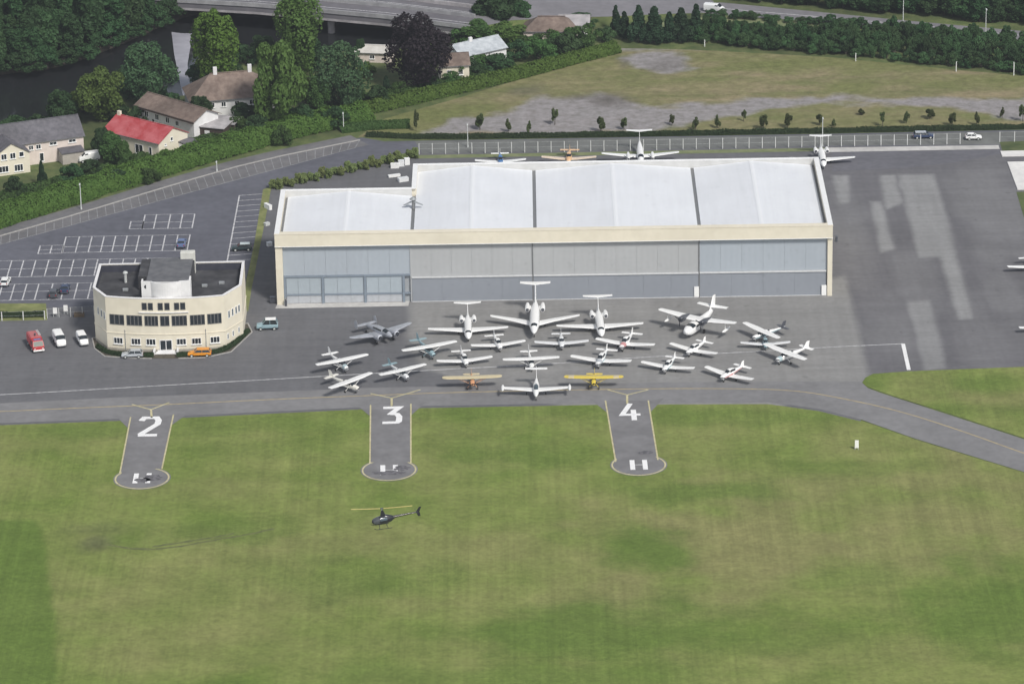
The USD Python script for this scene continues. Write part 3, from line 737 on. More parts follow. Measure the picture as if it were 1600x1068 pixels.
def corrugated(name, c, pitch, axis='x', var=0.07, rough=0.45, stain=0.10, metallic=0.0):
    """Profiled sheet: bump ribs along one object axis, long faint streaks across it."""
    nodes = {'tc': ('texture_coordinate', {}), 'w': ('wave_texture', {'wave_type': 'bands', 'bands_direction': axis, 'profile': 'sine', 'scale': math.pi / pitch / 10 * 0.5}),
             'b': ('bump', {'strength': 0.18, 'distance': 0.05}),
             'mp': ('mapping', {'scale': (0.9, 0.05, 0.9) if axis == 'x' else (0.05, 0.9, 0.9)}),
             'n': ('noise_texture', {'scale': 1.0, 'detail': 7.0, 'roughness': 0.65}),
             'n2': ('noise_texture', {'scale': 0.09, 'detail': 5.0}),
             'r': ('map_range', {'from_min': 0.3, 'from_max': 0.7, 'to_min': 1 - var, 'to_max': 1 + var, 'clamp': True}),
             'r2': ('map_range', {'from_min': 0.3, 'from_max': 0.7, 'to_min': 1 - stain, 'to_max': 1 + stain * .4, 'clamp': True}),
             'n5': ('noise_texture', {'scale': 0.55, 'detail': 3.0}), 'r5': ('map_range', {'from_min': 0.66, 'from_max': 0.72, 'to_min': 1.0, 'to_max': 0.93, 'clamp': True}), 'm5': ('math', {'math_type': 'multiply'}),
             'm': ('math', {'math_type': 'multiply'}), 'cc': ('combine_color', {}), 'mul': ('mix_color', {'blend_type': 'multiply', 'fac': 1.0, 'a': c}),
             'p': ('principled_bsdf', {'roughness': rough, 'metallic': metallic, 'specular_ior_level': 0.35})}
    links = [('tc.object', 'w.vector'), ('w.fac', 'b.height'), ('b.normal', 'p.normal'), ('tc.object', 'mp.vector'), ('mp.vector', 'n.vector'), ('tc.object', 'n2.vector'),
             ('n.fac', 'r.value'), ('n2.fac', 'r2.value'), ('r.result', 'm.value1'), ('r2.result', 'm.value2'), ('tc.object', 'n5.vector'), ('n5.fac', 'r5.value'), ('m.value', 'm5.value1'), ('r5.result', 'm5.value2'), ('m5.value', 'cc.r'), ('m5.value', 'cc.g'), ('m5.value', 'cc.b'),
             ('cc.color', 'mul.b'), ('mul.result', 'p.base_color')]
    return usdkit.material(stage, f'/World/Looks/{name}', nodes, links, surface='p.BSDF')


BACKW = paint('backing_grey', (0.34, 0.36, 0.38), 0.7)
ROOFSHEET = corrugated('white_roof_sheet', (0.70, 0.72, 0.755), 1.0, 'x', 0.035, 0.5, 0.05)
RIDGE = paint('ridge_cap', (0.76, 0.775, 0.80), 0.5, 0.03)
GUTTER = paint('dark_gutter', (0.17, 0.175, 0.18), 0.6)
PARAIN = mat2('parapet_inside', (0.50, 0.50, 0.49), (0.58, 0.58, 0.57), scale=0.4, rough=0.7)
CLAD_B = corrugated('bluegrey_cladding', (0.37, 0.41, 0.455), 0.6, 'x', 0.02, 0.5, 0.05)
CLAD_G = corrugated('grey_cladding', (0.40, 0.41, 0.42), 0.6, 'x', 0.025, 0.5, 0.05)
DOORG = corrugated('door_grey', (0.26, 0.28, 0.315), 0.9, 'x', 0.03, 0.42, 0.05)
DOORL = corrugated('door_pale', (0.36, 0.41, 0.45), 0.9, 'x', 0.04, 0.5, 0.06)
DOORL2 = paint('lower_door', (.43, .45, .48), 0.5)
BLUESTEEL = paint('blue_grey_steel', (0.21, 0.25, 0.30), 0.5)
RAILP = paint('rail_paint', (0.60, 0.61, 0.62), 0.5)


def slope(a, b, c, d, t):
    """A sloping slab from four corners (upper face), t thick downward."""
    v = np.array([a, b, c, d, *[(p[0], p[1], p[2] - t) for p in (a, b, c, d)]], float)
    f = [(0, 1, 2), (0, 2, 3), (4, 6, 5), (4, 7, 6)]
    for i in range(4):
        j = (i + 1) % 4
        f += [(i, i + 4, j + 4), (i, j + 4, j)]
    m = trimesh.Trimesh(v, f, process=False)
    if m.volume < 0:
        m.invert()
    return m


def window(parent, c, nrm, w, h, bars=1, frame=None, glass=None, fw=0.10, sill=False, name='window'):
    """A proud frame with bars (part) and a pane set back inside it (sub-part). c lies on the wall's face, nrm is its outward normal in plan."""
    a = math.atan2(nrm[1], nrm[0]) + math.pi / 2          # local x runs along the wall, local -y outward
    T = trimesh.transformations.rotation_matrix(a, [0, 0, 1])
    T[:3, 3] = c
    fr = [bx((0, -.035, h / 2 - fw / 2), (w, .11, fw)), bx((0, -.035, -h / 2 + fw / 2), (w, .11, fw)), bx((-w / 2 + fw / 2, -.035, 0), (fw, .11, h - 2 * fw)), bx((w / 2 - fw / 2, -.035, 0), (fw, .11, h - 2 * fw))]
    for k in range(bars):
        fr.append(bx((-w / 2 + w * (k + 1) / (bars + 1), -.03, 0), (fw * .8, .09, h - 2 * fw)))
    if sill:
        fr.append(bx((0, -.10, -h / 2 - .05), (w + .2, .24, .09)))
    fr = trimesh.util.concatenate(fr); fr.apply_transform(T)
    p = part(name, fr, frame or WHITE, parent)
    g = bx((0, -.008, 0), (w - 2 * fw, .03, h - 2 * fw)); g.apply_transform(T)
    part('pane', g, glass or GLASS, p)
    return p


# ------------------------------------------------------------------ motorway bridge over the river
BZ = 4.5
T_DECK = tarmac_mat('bridge_tarmac', (0.145, 0.14, 0.155), .08, .1)
PARAC = mat2('weathered_parapet', (.24, .24, .25), (.33, .33, .34), scale=.5, rough=.85)
edge = [at(x, y, BZ)[:2] for x, y in ((150, -10), (262, 3), (400, 11), (480, 18), (600, 29), (735, 46))]
edge = [np.array(p) for p in edge]
BRD = thing('motorway_bridge', 'wide grey motorway bridge crossing the dark river at the top', 'bridge')
back = [p + np.array([4.0, 34.0]) for p in edge]
deckp = Polygon([tuple(p) for p in edge] + [tuple(p) for p in back[::-1]])
part('deck', prism(deckp, BZ - 1.3, BZ), T_DECK, BRD)
EL = LineString([tuple(p) for p in edge])
part('parapet', prism(EL.buffer(.22, cap_style=2), BZ + .003, BZ + 1.0), PARAC, BRD)
part('parapet', prism(LineString([tuple(p + (back[0] - edge[0]) * .28) for p in edge]).buffer(.25, cap_style=2), BZ + .003, BZ + 0.9), PARAC, BRD)
part('parapet', prism(LineString([tuple(p + (back[0] - edge[0]) * .5) for p in edge]).buffer(.3, cap_style=2), BZ + .003, BZ + 0.9), FLATGREY, BRD)
for f_ in (.14, .39):
    part('lane_line', sheet(LineString([tuple(p + (back[0] - edge[0]) * f_) for p in edge]).buffer(.14), BZ + .012), LINEW, BRD)
part('beam', prism(EL.buffer(1.0, single_sided=True), BZ - 1.9, BZ - 1.303), FLATGREY, BRD)
for t in (.30, .62, .9):
    q = EL.interpolate(t, True)
    for k in range(3):
        part('pier', tube((q.x + .5 + k * .1, q.y + 4 + 9 * k, -1.8), (q.x + .5 + k * .1, q.y + 4 + 9 * k, BZ - 1.303), .9, n=14), FLATGREY, BRD, smooth=30)
abut = np.array(edge[-1])
part('abutment', prism([(abut[0] - 3, abut[1] + .6), (abut[0] + .5, abut[1] + .6), (abut[0] + 3, abut[1] + 28), (abut[0] - 1, abut[1] + 28)], -.2, BZ - 1.31), CONC, BRD)

# ------------------------------------------------------------------ the hangar
A0, A1 = at(433, 476), at(1300, 462)
HL = float(np.linalg.norm(A1 - A0)); HROT = math.atan2(A1[1] - A0[1], A1[0] - A0[0]); HZ = 15.0
HG = thing('hangar', 'long white roofed aircraft hangar with cream fascia and grey sliding doors', 'hangar', A0, HROT)
XS, D1, D2 = 27.4, 27.4, 42.6            # step between the short and the long bay; their depths
WT = 0.9
# side and rear walls with their parapet
part('side_wall', bx2((0, 1.2, 0), (WT, D1, HZ)), CREAM, HG)
part('side_wall', bx2((HL - WT, 1.2, 0), (HL, D2, HZ)), CREAM, HG)
part('side_wall', bx2((XS - WT / 2, D1, 0), (XS + WT / 2, D2, HZ)), CREAM, HG)
part('rear_wall', bx2((WT, D1 - .6, 0), (XS - WT / 2, D1 - .01, HZ)), PARAIN, HG)
part('rear_wall', bx2((XS + WT / 2, D2 - .6, 0), (HL - WT, D2 - .01, HZ)), PARAIN, HG)
cop = [bx2((-.06, .02, HZ), (WT + .06, D1 + .06, HZ + .14)), bx2((HL - WT - .06, .02, HZ), (HL + .06, D2 + .06, HZ + .14))]
part('coping', cop[0], WHITE, HG); part('coping', cop[1], WHITE, HG)
part('coping', bx2((WT + .07, D1 - .66, HZ), (XS - WT / 2 - .07, D1 + .05, HZ + .13)), WHITE, HG)
part('coping', bx2((XS + WT / 2 + .07, D2 - .66, HZ), (HL - WT - .07, D2 + .05, HZ + .13)), WHITE, HG)
part('coping', bx2((XS - WT / 2 - .06, D1 - .6, HZ), (XS + WT / 2 + .06, D2 + .06, HZ + .14)), WHITE, HG)
# front: piers and fascia
part('pier', cbox((.72, .55, HZ / 2 - 1.25), (1.44, 1.1, HZ - 2.5), .06), CREAM, HG)
part('pier', cbox((HL - .5, .55, HZ / 2 - 1.25), (1.0, 1.1, HZ - 2.5), .06), CREAM, HG)
part('fascia', bx2((0, -.35, 12.52), (HL, 1.15, HZ)), CREAM, HG)
part('fascia_trim', bx2((-.04, -.42, 12.40), (HL + .04, 1.0, 12.51)), WHITE, HG)
part('coping', bx2((-.05, -.42, HZ + .002), (HL + .05, 1.22, HZ + .13)), CREAM, HG)
for x in (WT + 5,):
    pass
# cladding above the doors, sheet by sheet
edges_ = [1.46, 27.1, 51.6, 85.0, HL - 1.02]
nsheets = [6, 6, 8, 6]
for b in range(4):
    x0, x1 = edges_[b], edges_[b + 1]
    n = nsheets[b]
    for k in range(n):
        a = x0 + (x1 - x0) * k / n + .012; c = x0 + (x1 - x0) * (k + 1) / n - .012
        zlo = 6.0 if b == 0 else 5.45
        part('cladding_panel', bx2((a, .55 + .012 * (k % 2), zlo), (c, .85, 12.40)), CLAD_B if b == 0 else CLAD_G if b < 3 else CLAD_B, HG)
    if b:
        part('mullion', bx2((x0 - .12, .42, 0.05), (x0 + .12, .95, 12.40)), GUTTER if b > 1 else CLAD_G, HG)
        part('door_rail', bx2((x0 + .13, .28, 5.08), (x1 - .13, .86, 5.40)), RAILP, HG)
        nd = {1: 4, 2: 6, 3: 4}[b]
        for k in range(nd):
            a = x0 + .14 + (x1 - x0 - .28) * k / nd + .012; c = x0 + .14 + (x1 - x0 - .28) * (k + 1) / nd - .012
            o = .035 * (k % 2)
            part('door_leaf', bx2((a, .45 + o, .12), (c, .55 + o, 5.06)), DOORG, HG)
        part('door_track', bx2((x0 + .13, .30, .02), (x1 - .13, .9, .10)), RAILP, HG)
part('backing_wall', bx2((1.46, .90, .02), (HL - 1.03, 1.12, 12.39)), BACKW, HG)
# glazed steel framed bay at the left end
x0, x1 = edges_[0], edges_[1] - .14
part('header_beam', bx2((x0, .30, 5.62), (x1, .86, 5.98)), BLUESTEEL, HG)
part('transom', bx2((x0, .36, 1.75), (x1, .80, 2.05)), BLUESTEEL, HG)
for t in (.0, .305, .645, .955):
    xx = x0 + .25 + (x1 - x0 - .5) * t
    part('column', bx2((xx - .25, .26, .03), (xx + .25, .72, 5.60)), BLUESTEEL, HG)
for t0, t1 in ((0, .305), (.305, .645), (.645, .955)):
    a, c = x0 + .25 + (x1 - x0 - .5) * t0 + .27, x0 + .25 + (x1 - x0 - .5) * t1 - .27
    n = 3
    for k in range(n):
        p, q = a + (c - a) * k / n + .02, a + (c - a) * (k + 1) / n - .02
        part('door_panel', bx2((p, .50, 2.07), (q, .60, 5.60)), DOORL, HG)
        part('door_panel', bx2((p, .50, .10), (q, .60, 1.73)), DOORL2, HG)
for wx in (1.0, ):
    part('personnel_door', bx2((HL - 2.1, .16, .06), (HL - 1.12, .30, 2.25)), WHITE, HG)
part('personnel_door', bx2((84.0, .28, .12), (84.95, .44, 2.3)), WHITE, HG)
# roof: gables side by side between the parapets
ZR, ZV = 14.75, 13.45
GUT = .34
def gable(xa, xm, xb, y0, y1, za, zb):
    n = 7
    for k in range(n):          # profiled sheets laid from gutter to ridge
        p, q = y0 + (y1 - y0) * k / n, y0 + (y1 - y0) * (k + 1) / n - .015
        part('roof_sheet', slope((xa, p, za), (xm - .01, p, ZR), (xm - .01, q, ZR), (xa, q, za), .10), ROOFSHEET, HG)
        part('roof_sheet', slope((xm + .01, p, ZR), (xb, p, zb), (xb, q, zb), (xm + .01, q, ZR), .10), ROOFSHEET, HG)
    part('ridge_cap', [slope((xm - .45, y0, ZR + .01), (xm, y0, ZR + .05), (xm, y1, ZR + .05), (xm - .45, y1, ZR + .01), .03), slope((xm, y0, ZR + .05), (xm + .45, y0, ZR + .01), (xm + .45, y1, ZR + .01), (xm, y1, ZR + .05), .03)], RIDGE, HG)
gable(WT + .5, 14.0, XS - .35, 1.2, D1 - .62, ZV + .2, ZV)
gable(XS + .35, 39.4, 51.8, 1.2, D2 - .62, ZV, ZV)
gable(52.5, 68.5, 84.9, 1.2, D2 - .62, ZV, ZV)
gable(85.6, 97.6, HL - WT - .5, 1.2, D2 - .62, ZV, ZV + .2)
for xg, d in ((XS, D1 - .62), (52.15, D2 - .62), (85.25, D2 - .62)):
    part('valley_gutter', bx2((xg - .36, 1.2, ZV - .30), (xg + .36, d, ZV - .12)), GUTTER, HG)
part('valley_gutter', bx2((WT, 1.2, ZV - .2), (WT + .5, D1 - .62, ZV + .05)), GUTTER, HG)
part('valley_gutter', bx2((HL - WT - .5, 1.2, ZV - .2), (HL - WT, D2 - .62, ZV + .05)), GUTTER, HG)
rv = thing('roof_ventilator', 'grey cowled ventilator with spreading vanes on the hangar roof gutter', 'ventilator', at(645.5, 322, 14.0), HROT)
part('stack', tube((0, 0, -.6), (0, 0, 1.5), .32, .26, 12), GUTTER, rv, smooth=30)
part('cowl', tube((0, 0, 1.5), (0, 0, 1.95), .75, .25, 12), STEEL, rv, smooth=30)
for s in (-1, 1):
    part('vane', loft([[(s * .3, -.5, .9), (s * .3, .5, .9), (s * .3, .5, 1.0), (s * .3, -.5, 1.0)], [(s * 2.0, -.25, .15), (s * 2.0, .25, .15), (s * 2.0, .25, .24), (s * 2.0, -.25, .24)]]), STEEL, rv)
fl = thing('floodlight_bracket', 'dark floodlight on a bracket at the hangar right corner', 'floodlight', A0 + np.array([HL * math.cos(HROT), HL * math.sin(HROT), 11.6]), HROT)
part('arm', bx2((0, .2, 0), (.7, .35, .12)), GUTTER, fl)
part('lamp_head', cbox((.75, .28, .5), (.5, .9, 1.1), .06), DARKGREY, fl)

# ------------------------------------------------------------------ the control building
CT = thing('control_building', 'cream three storey airfield control building with bowed front and flat dark roof', 'building')
gL, gFL, gC, gFR, gR = (at(*p)[:2] for p in ((149.7, 531), (168.4, 545.5), (259, 549.3), (353, 544), (380.5, 527)))
CH = 11.0
gC = gC + np.array([0, .0])
curve = [gFL]
for k in range(1, 10):
    t = k / 10
    ctrl = 2 * gC - (gFL + gFR) / 2
    curve.append((1 - t) ** 2 * gFL + 2 * t * (1 - t) * ctrl + t * t * gFR)
curve.append(gFR)
backL, backR = np.array([gL[0] + .15, 18.7]), np.array([gR[0] - .1, 18.9])
fp = [gL] + curve + [gR]
outline = Polygon([tuple(p) for p in fp] + [tuple(backR), tuple(backL)])
part('wall', prism(outline, 0.02, 9.4), CREAM, CT)
part('parapet', prism(outline.difference(outline.buffer(-.42, join_style=2)), 9.402, CH), CREAM, CT)
part('coping', prism(outline.buffer(.06, join_style=2).difference(outline.buffer(-.48, join_style=2)), CH + .002, CH + .12), WHITEW, CT)
part('roof', sheet(outline.buffer(-.43, join_style=2), 9.43), FELT, CT)
part('parapet_lining', prism(outline.buffer(-.425, join_style=2).difference(outline.buffer(-.475, join_style=2)), 9.44, CH - .12), FELTB, CT)
part('plinth', prism(outline.buffer(.05, join_style=2).difference(outline.buffer(-.2)), 0.022, .5), mat2('plinth', (.33, .31, .27), (.4, .38, .33), scale=1), CT)
part('string_course', prism(outline.buffer(.10, join_style=2).difference(outline.buffer(-.2)), 3.55, 3.68), CREAM, CT)


def on_wall(px, z, A, B):
    """Parameter along the wall A-B where the photograph's column px meets it at height z."""
    best = min(np.linspace(-.1, 1.1, 481), key=lambda t: abs(project(*(A + (B - A) * t), z)[0] - px))
    return A + (B - A) * best


def project(x, y, z):
    d = np.array([x, y, z]) - CAM
    w = d @ FW
    return 800 + F * (d @ RT) / w, 534 - F * (d @ UP) / w


def facade_point(px, z):
    pts = fp
    for A, B in zip(pts, pts[1:]):
        xa, xb = project(*A, z)[0], project(*B, z)[0]
        if xa <= px <= xb:
            q = A + (B - A) * (px - xa) / (xb - xa)
            d = (B - A) / np.linalg.norm(B - A)
            return q, np.array([d[1], -d[0]])
    return None


def facade_window(px, z, w, h, bars=1, glass=None, sill=False, frame=None):
    q, n = facade_point(px, z)
    return window(CT, (q[0], q[1], z), n, w, h, bars, glass=glass, sill=sill, frame=frame)


FRAMED = paint('frame_grey', (.13, .13, .13), .5)
for px in (225.5, 235, 250.5, 261, 276, 285.5):
    facade_window(px, 9.45, 1.0, 1.5, 0, frame=FRAMED)
for px0, px1, n in ((171.5, 194, 3), (198, 222, 4), (226, 247, 4), (250.5, 264.5, 2), (268.5, 292, 4), (297, 320, 4), (324, 346, 4)):
    for k in range(n):
        facade_window(px0 + (px1 - px0) * (k + .5) / n, 6.45, (px1 - px0) / n / 7.95 * 1.04, 2.1, 0, frame=FRAMED)
for px in (154, 159, 163.5, 357.5, 363, 368.5, 373):
    facade_window(px, 6.9 if px < 200 else 6.6, .75, 1.6, 0, glass=GLASSB)
for px in (185, 212.5, 236, 283.5, 307, 336):
    facade_window(px, 2.05, 1.9, 1.35, 2, sill=True)
for px in (356, 364, 373):
    facade_window(px, 2.2, .6, 1.2, 0, glass=GLASSB)
q, n = facade_point(259.5, 1.4)
dr = window(CT, (q[0], q[1], 1.28), n, 2.5, 2.5, 1, frame=WHITEW, fw=.16, name='door')
for k in range(3):
    stp = bx((0, 0, .08 + .14 * (2 - k)), (3.4 + .5 * k, .45, .16)); stp.apply_translation((q[0], q[1] - .35 - .42 * k, 0))
    part('step', stp, WHITEW, CT)
for s in (-1, 1):
    part('step_wall', cbox((q[0] + s * 2.3, q[1] - .8, .42), (.4, 1.7, .8), .05), WHITEW, CT)
qa, na = facade_point(222, 7.15); qb, nb = facade_point(293, 7.15)
part('ledge', prism(LineString([tuple(np.array(facade_point(x, 7.1)[0]) - (0, .12)) for x in range(217, 301, 6)]).buffer(.16, cap_style=2), 8.15, 8.27), WHITEW, CT)
for px in (196, 322):
    qd, nd_ = facade_point(px, 2.0)
    part('drainpipe', tube((qd[0], qd[1] - .08, .1), (qd[0], qd[1] - .08, 4.4), .06), STEEL, CT)
# raised penthouse block with a bowed white front
pxl, pxr = at(221, 462, CH)[0] + .1, at(298.5, 460, CH)[0]
yf = gC[1] + 1.3
PT = 14.1
yb = 18.2
bow = [(pxl, yf + .4)]
for k in range(13):
    t = k / 12
    x = pxl + 1.9 + (pxr - pxl - 3.8) * t
    bow.append((x, yf + .2 - 1.15 * math.sin(math.pi * t) ** .8))
bow.append((pxr, yf + .4))
pent = Polygon(bow + [(pxr, yb), (pxl - 1.6, yb), (pxl - 1.6, yf + 8.0), (pxl, yf + 8.0)])
part('penthouse_wall', prism(pent.buffer(-.32), 9.44, 12.2), FELT, CT)
part('penthouse_front', prism(Polygon(bow + [(pxr, yf + 3.2), (pxr - .3, yf + 3.2), (pxr - .3, yf + 1.0)] + [(x, y + .3) for x, y in bow[1:-1]][::-1] + [(pxl + .3, yf + 1.0), (pxl + .3, yf + 3.2), (pxl, yf + 3.2)]), 9.45, 12.70), WHITEW, CT)
front = LineString([(pxl + .15, yf + 1.9), (pxl + .15, yf + .55)] + [(x, y + .15) for x, y in bow[1:-1]] + [(pxr - .15, yf + .55), (pxr - .15, yf + 3.1)])
part('penthouse_parapet', prism(front.buffer(.16, cap_style=2, join_style=2), 12.702, PT), WHITEW, CT)
part('penthouse_roof', sheet(pent.buffer(-.33), 12.22), FELT, CT)
part('roof_step', bx2((pxl + .6, yf + 3.4, 12.23), (pxr - .6, yb - .5, 12.45)), mat2('grey_felt', (.095, .098, .108), (.14, .143, .153), scale=.7, rough=.9), CT)
part('roof_upstand', bx2((pxl + 1.0, yf + 3.0, 12.23), (pxr - 2.0, yf + 3.38, 12.9)), PARAIN, CT)
for px in (229.5, 286.5):
    x = at(px, 447, 12.6)[0]
    part('porthole', tube((x, yf + .42, 13.0), (x, yf + .30, 13.0), .42, n=14), GLASS, CT)
xv = at(201, 425, 9.0)[0]
part('vent_pipe', [tube((xv, 12.2, 9.4), (xv, 12.2, 11.4), .28, n=10), tube((xv, 12.2, 11.4), (xv, 12.2, 11.7), .52, .40, 10)], GALV, CT, smooth=30)
xc = at(291, 411, 13)[0]
part('chimney', cbox((xc, 17.6, 11.6), (2.9, 1.6, 4.4), .08), mat2('pale_stone', (.52, .52, .48), (.6, .6, .56), scale=1), CT)
for x, y in ((-60.5, 9.0), (-57.2, 10.5), (-76, 7.5)):
    part('roof_vent', cbox((x, y, 9.65), (1.1, .8, .42), .05), STEEL, CT)
# planting bed round the front
bed = Polygon(G([(143, 528), (147, 545), (163, 557), (205, 560), (259, 561), (320, 559), (362, 550), (395, 519), (388, 505)]))
ground('planting_bed', sheet(bed.buffer(-.2).difference(outline.buffer(.1)), 0.030), EARTH)
ground('kerb', prism(bed.difference(bed.buffer(-.25)).difference(sbox(q[0] - 2.6, -30, q[0] + 2.6, 30)), 0.0, .13), KERB)


# ------------------------------------------------------------------ houses by the river
def house(name, label, p, q, depth, eave, ridge, wall, roof, group=None, hip=0.0, over=.35, wins=(), chim=(), gwins=(), rot=None, L=None):
    """p, q: plan points of the front wall's ends (left, right as seen from the front); local x along it, y into the house."""
    p, q = np.array(p[:2]), np.array(q[:2])
    L = L or float(np.linalg.norm(q - p)); r = math.atan2(q[1] - p[1], q[0] - p[0]) if rot is None else rot
    t = thing(name, label, 'house', (p[0], p[1], 0), r, group)
    if hip:
        w = bx2((0, 0, 0), (L, depth, eave))
    else:
        w = loft([[(x, 0, 0), (x, depth, 0), (x, depth, eave), (x, depth / 2, ridge - .12), (x, 0, eave)] for x in (0, L)])
    part('wall', w, wall, t)
    k = (ridge - eave) / (depth / 2)
    zo = eave - k * over
    if hip:
        rf = trimesh.Trimesh(*[np.array(z) for z in ([(-over, -over, zo), (L + over, -over, zo), (L + over, depth + over, zo), (-over, depth + over, zo), (hip, depth / 2, ridge), (L - hip, depth / 2, ridge)],
                                                      [(0, 1, 5), (0, 5, 4), (1, 2, 5), (2, 3, 4), (2, 4, 5), (3, 0, 4), (0, 2, 1), (0, 3, 2)])], process=False)
        part('roof', rf, roof, t)
    else:
        part('roof', slope((-over, -over, zo + .12), (L + over, -over, zo + .12), (L + over, depth / 2 - .01, ridge + .12), (-over, depth / 2 - .01, ridge + .12), .16), roof, t)
        part('roof', slope((-over, depth / 2 + .01, ridge + .12), (L + over, depth / 2 + .01, ridge + .12), (L + over, depth + over, zo + .12), (-over, depth + over, zo + .12), .16), roof, t)
    part('ridge_tiles', bx2((hip - over * (not hip), depth / 2 - .14, ridge + .05), (L - hip + over * (not hip), depth / 2 + .14, ridge + .22)), roof, t)
    for u, z, w_, h_, b in wins:
        window(t, (u, 0, z), (0, -1), w_, h_, b, sill=True)
    for v, z, w_, h_, b in gwins:
        window(t, (L, v, z), (1, 0), w_, h_, b, sill=True)
    for u, v, h_ in chim:
        part('chimney', cbox((u, v, ridge + h_ / 2 - .5), (.9, .6, h_ + 1.0), .04), wall, t)
    part('gutter', bx2((-over, -over - .12, zo - .02), (L + over, -over - .01, zo + .10)), GUTTER, t)
    return t, L


# A: slate roofed house with a projecting gable
pr = at(132, 246); d23 = np.array([math.cos(math.radians(22)), math.sin(math.radians(22))])
pl = pr[:2] - d23 * 26
tA, LA = house('slate_house', 'cream two storey house with grey slate roof and front gable, farthest left', pl, pr, 9.0, 5.3, 8.6, PINKW, SLATE, chim=((4, 4.5, 1.4),),
               wins=((19.0, 4.3, 1.7, .8, 1), (23.4, 4.3, 1.7, .8, 1), (15.6, 4.0, 1.2, 1.1, 1), (13.9, 4.0, 1.1, 1.1, 1), (16.2, 1.5, 1.0, 2.0, 0)), gwins=())
gx0, gx1, gd = 4.2, 12.2, 4.6
gw = loft([[(gx0, y, 0), (gx1, y, 0), (gx1, y, 4.7), ((gx0 + gx1) / 2, y, 7.2), (gx0, y, 4.7)] for y in (-gd, -.02)])
gwp = part('gable_wing', gw, CREAM, tA)
mx = (gx0 + gx1) / 2
kk = 2.5 / 4.0
part('gable_roof', slope((gx0 - .3, -gd - .3, 4.7 - .3 * kk + .12), (mx, -gd - .3, 7.32), (mx, 3.0, 7.32), (gx0 - .3, 3.0, 4.7 - .3 * kk + .12), .14), SLATE, tA)
part('gable_roof', slope((mx, -gd - .3, 7.32), (gx1 + .3, -gd - .3, 4.7 - .3 * kk + .12), (gx1 + .3, 3.0, 4.7 - .3 * kk + .12), (mx, 3.0, 7.32), .14), SLATE, tA)
for u, z, w_, h_, b in ((6.4, 4.3, 1.3, 1.4, 1), (8.4, 4.3, 1.3, 1.4, 1), (10.4, 4.4, 1.1, 1.2, 0), (6.2, 1.5, 2.2, 1.5, 2), (9.6, 1.4, 2.0, 1.6, 2)):
    window(tA, (u, -gd, z), (0, -1), w_, h_, b, sill=True)
part('porch', cbox((22.6, -1.6, 1.3), (5.0, 2.9, 2.6), .05), mat2('grey_render', (.34, .31, .28), (.42, .39, .35), scale=.8), tA)
part('porch_roof', slope((19.9, -3.3, 2.65), (25.3, -3.3, 2.65), (25.3, -.05, 3.1), (19.9, -.05, 3.1), .12), SLATE, tA)
# B: red tin roof
pB = at(249, 253); gB = at(303, 236)
dB = np.array([math.cos(math.radians(-38)), math.sin(math.radians(-38))])
tB, LB = house('red_roofed_house', 'low cream house with a faded red tin roof beside the hedge', pB[:2] - dB * 16.5, pB, 9.6, 4.3, 6.7, CREAM, REDROOF, over=.3,
               wins=((14.0, 2.0, .9, 2.0, 0), (10.6, 1.9, 2.4, 2.2, 1)), gwins=((4.3, 4.2, .8, .9, 0), (2.2, 3.4, .6, .5, 0), (8.6, 1.2, 1.5, 1.9, 0)), chim=((.6, 4.8, 1.0),))
lean = part('lean_to', cbox((17.9, 8.3, 1.3), (2.8, 3.6, 2.6), .04), WHITEW, tB)
part('lean_to_roof', slope((16.55, 6.4, 3.05), (19.5, 6.4, 2.66), (19.5, 10.3, 2.66), (16.55, 10.3, 3.05), .1), SLATE, tB)
# C: brown hipped roof behind, with its long annex
pC = at(300, 186); dC = np.array([math.cos(math.radians(12)), math.sin(math.radians(12))])
tC, LC = house('brown_roofed_house', 'large house with brown hipped roof and white wall among the trees', pC[:2], pC[:2] + dC * 20, 11, 4.4, 8.6, WHITEW, BROWNROOF, hip=5.2, over=.5,
               wins=((4.8, 2.9, 1.1, 1.2, 1), (7.4, 2.9, 1.1, 1.2, 1), (10.5, 2.9, 1.1, 1.2, 1), (14, 2.9, 1.3, 1.2, 1), (17, 2.9, 1.3, 1.2, 1)), chim=((6.5, 5.5, 1.6), (14.5, 5.5, 1.6)))
aL = at(216, 193); aR = at(304, 219)
tD, LD = house('annex_house', 'long white house with dark brown eaves behind the red roof', aL, aR, 7.5, 4.6, 6.4, WHITEW, BROWNROOF, over=.6,
               wins=((3.0, 2.9, 1.3, 1.4, 1), (6.5, 2.9, 1.3, 1.4, 1), (10, 2.9, 1.3, 1.4, 1), (13.2, 2.8, 1.2, 1.2, 1), (5.2, 1.2, 1.0, 2, 0)), gwins=((3.5, 2.6, 1.0, 1.2, 0),))
part('eave_board', bx2((-.7, -.78, 4.02), (LD + .7, -.66, 4.42)), TIMBER, tD)
for k, (px, py, w_, d_, h_, lab) in enumerate(((331, 212, 8.0, 5.0, 2.7, 'low grey roofed shed between the red roof and the hedge'), (352, 205, 6.0, 4.0, 2.4, 'small grey flat roofed shed nearest the bright green tree'))):
    c = at(px, py)
    t = thing('garden_shed', lab, 'shed', c, math.radians(-20))
    part('wall', bx2((-w_ / 2, -d_ / 2, 0), (w_ / 2, d_ / 2, h_)), TIMBER, t)
    part('roof', slope((-w_ / 2 - .3, -d_ / 2 - .3, h_ + .15), (w_ / 2 + .3, -d_ / 2 - .3, h_ + .15), (w_ / 2 + .3, d_ / 2 + .3, h_ + .55), (-w_ / 2 - .3, d_ / 2 + .3, h_ + .55), .12), FLATGREY, t)
    part('door', bx2((-.6, -d_ / 2 - .05, .02), (.6, -d_ / 2 - .003, 2.0)), WHITEW, t)
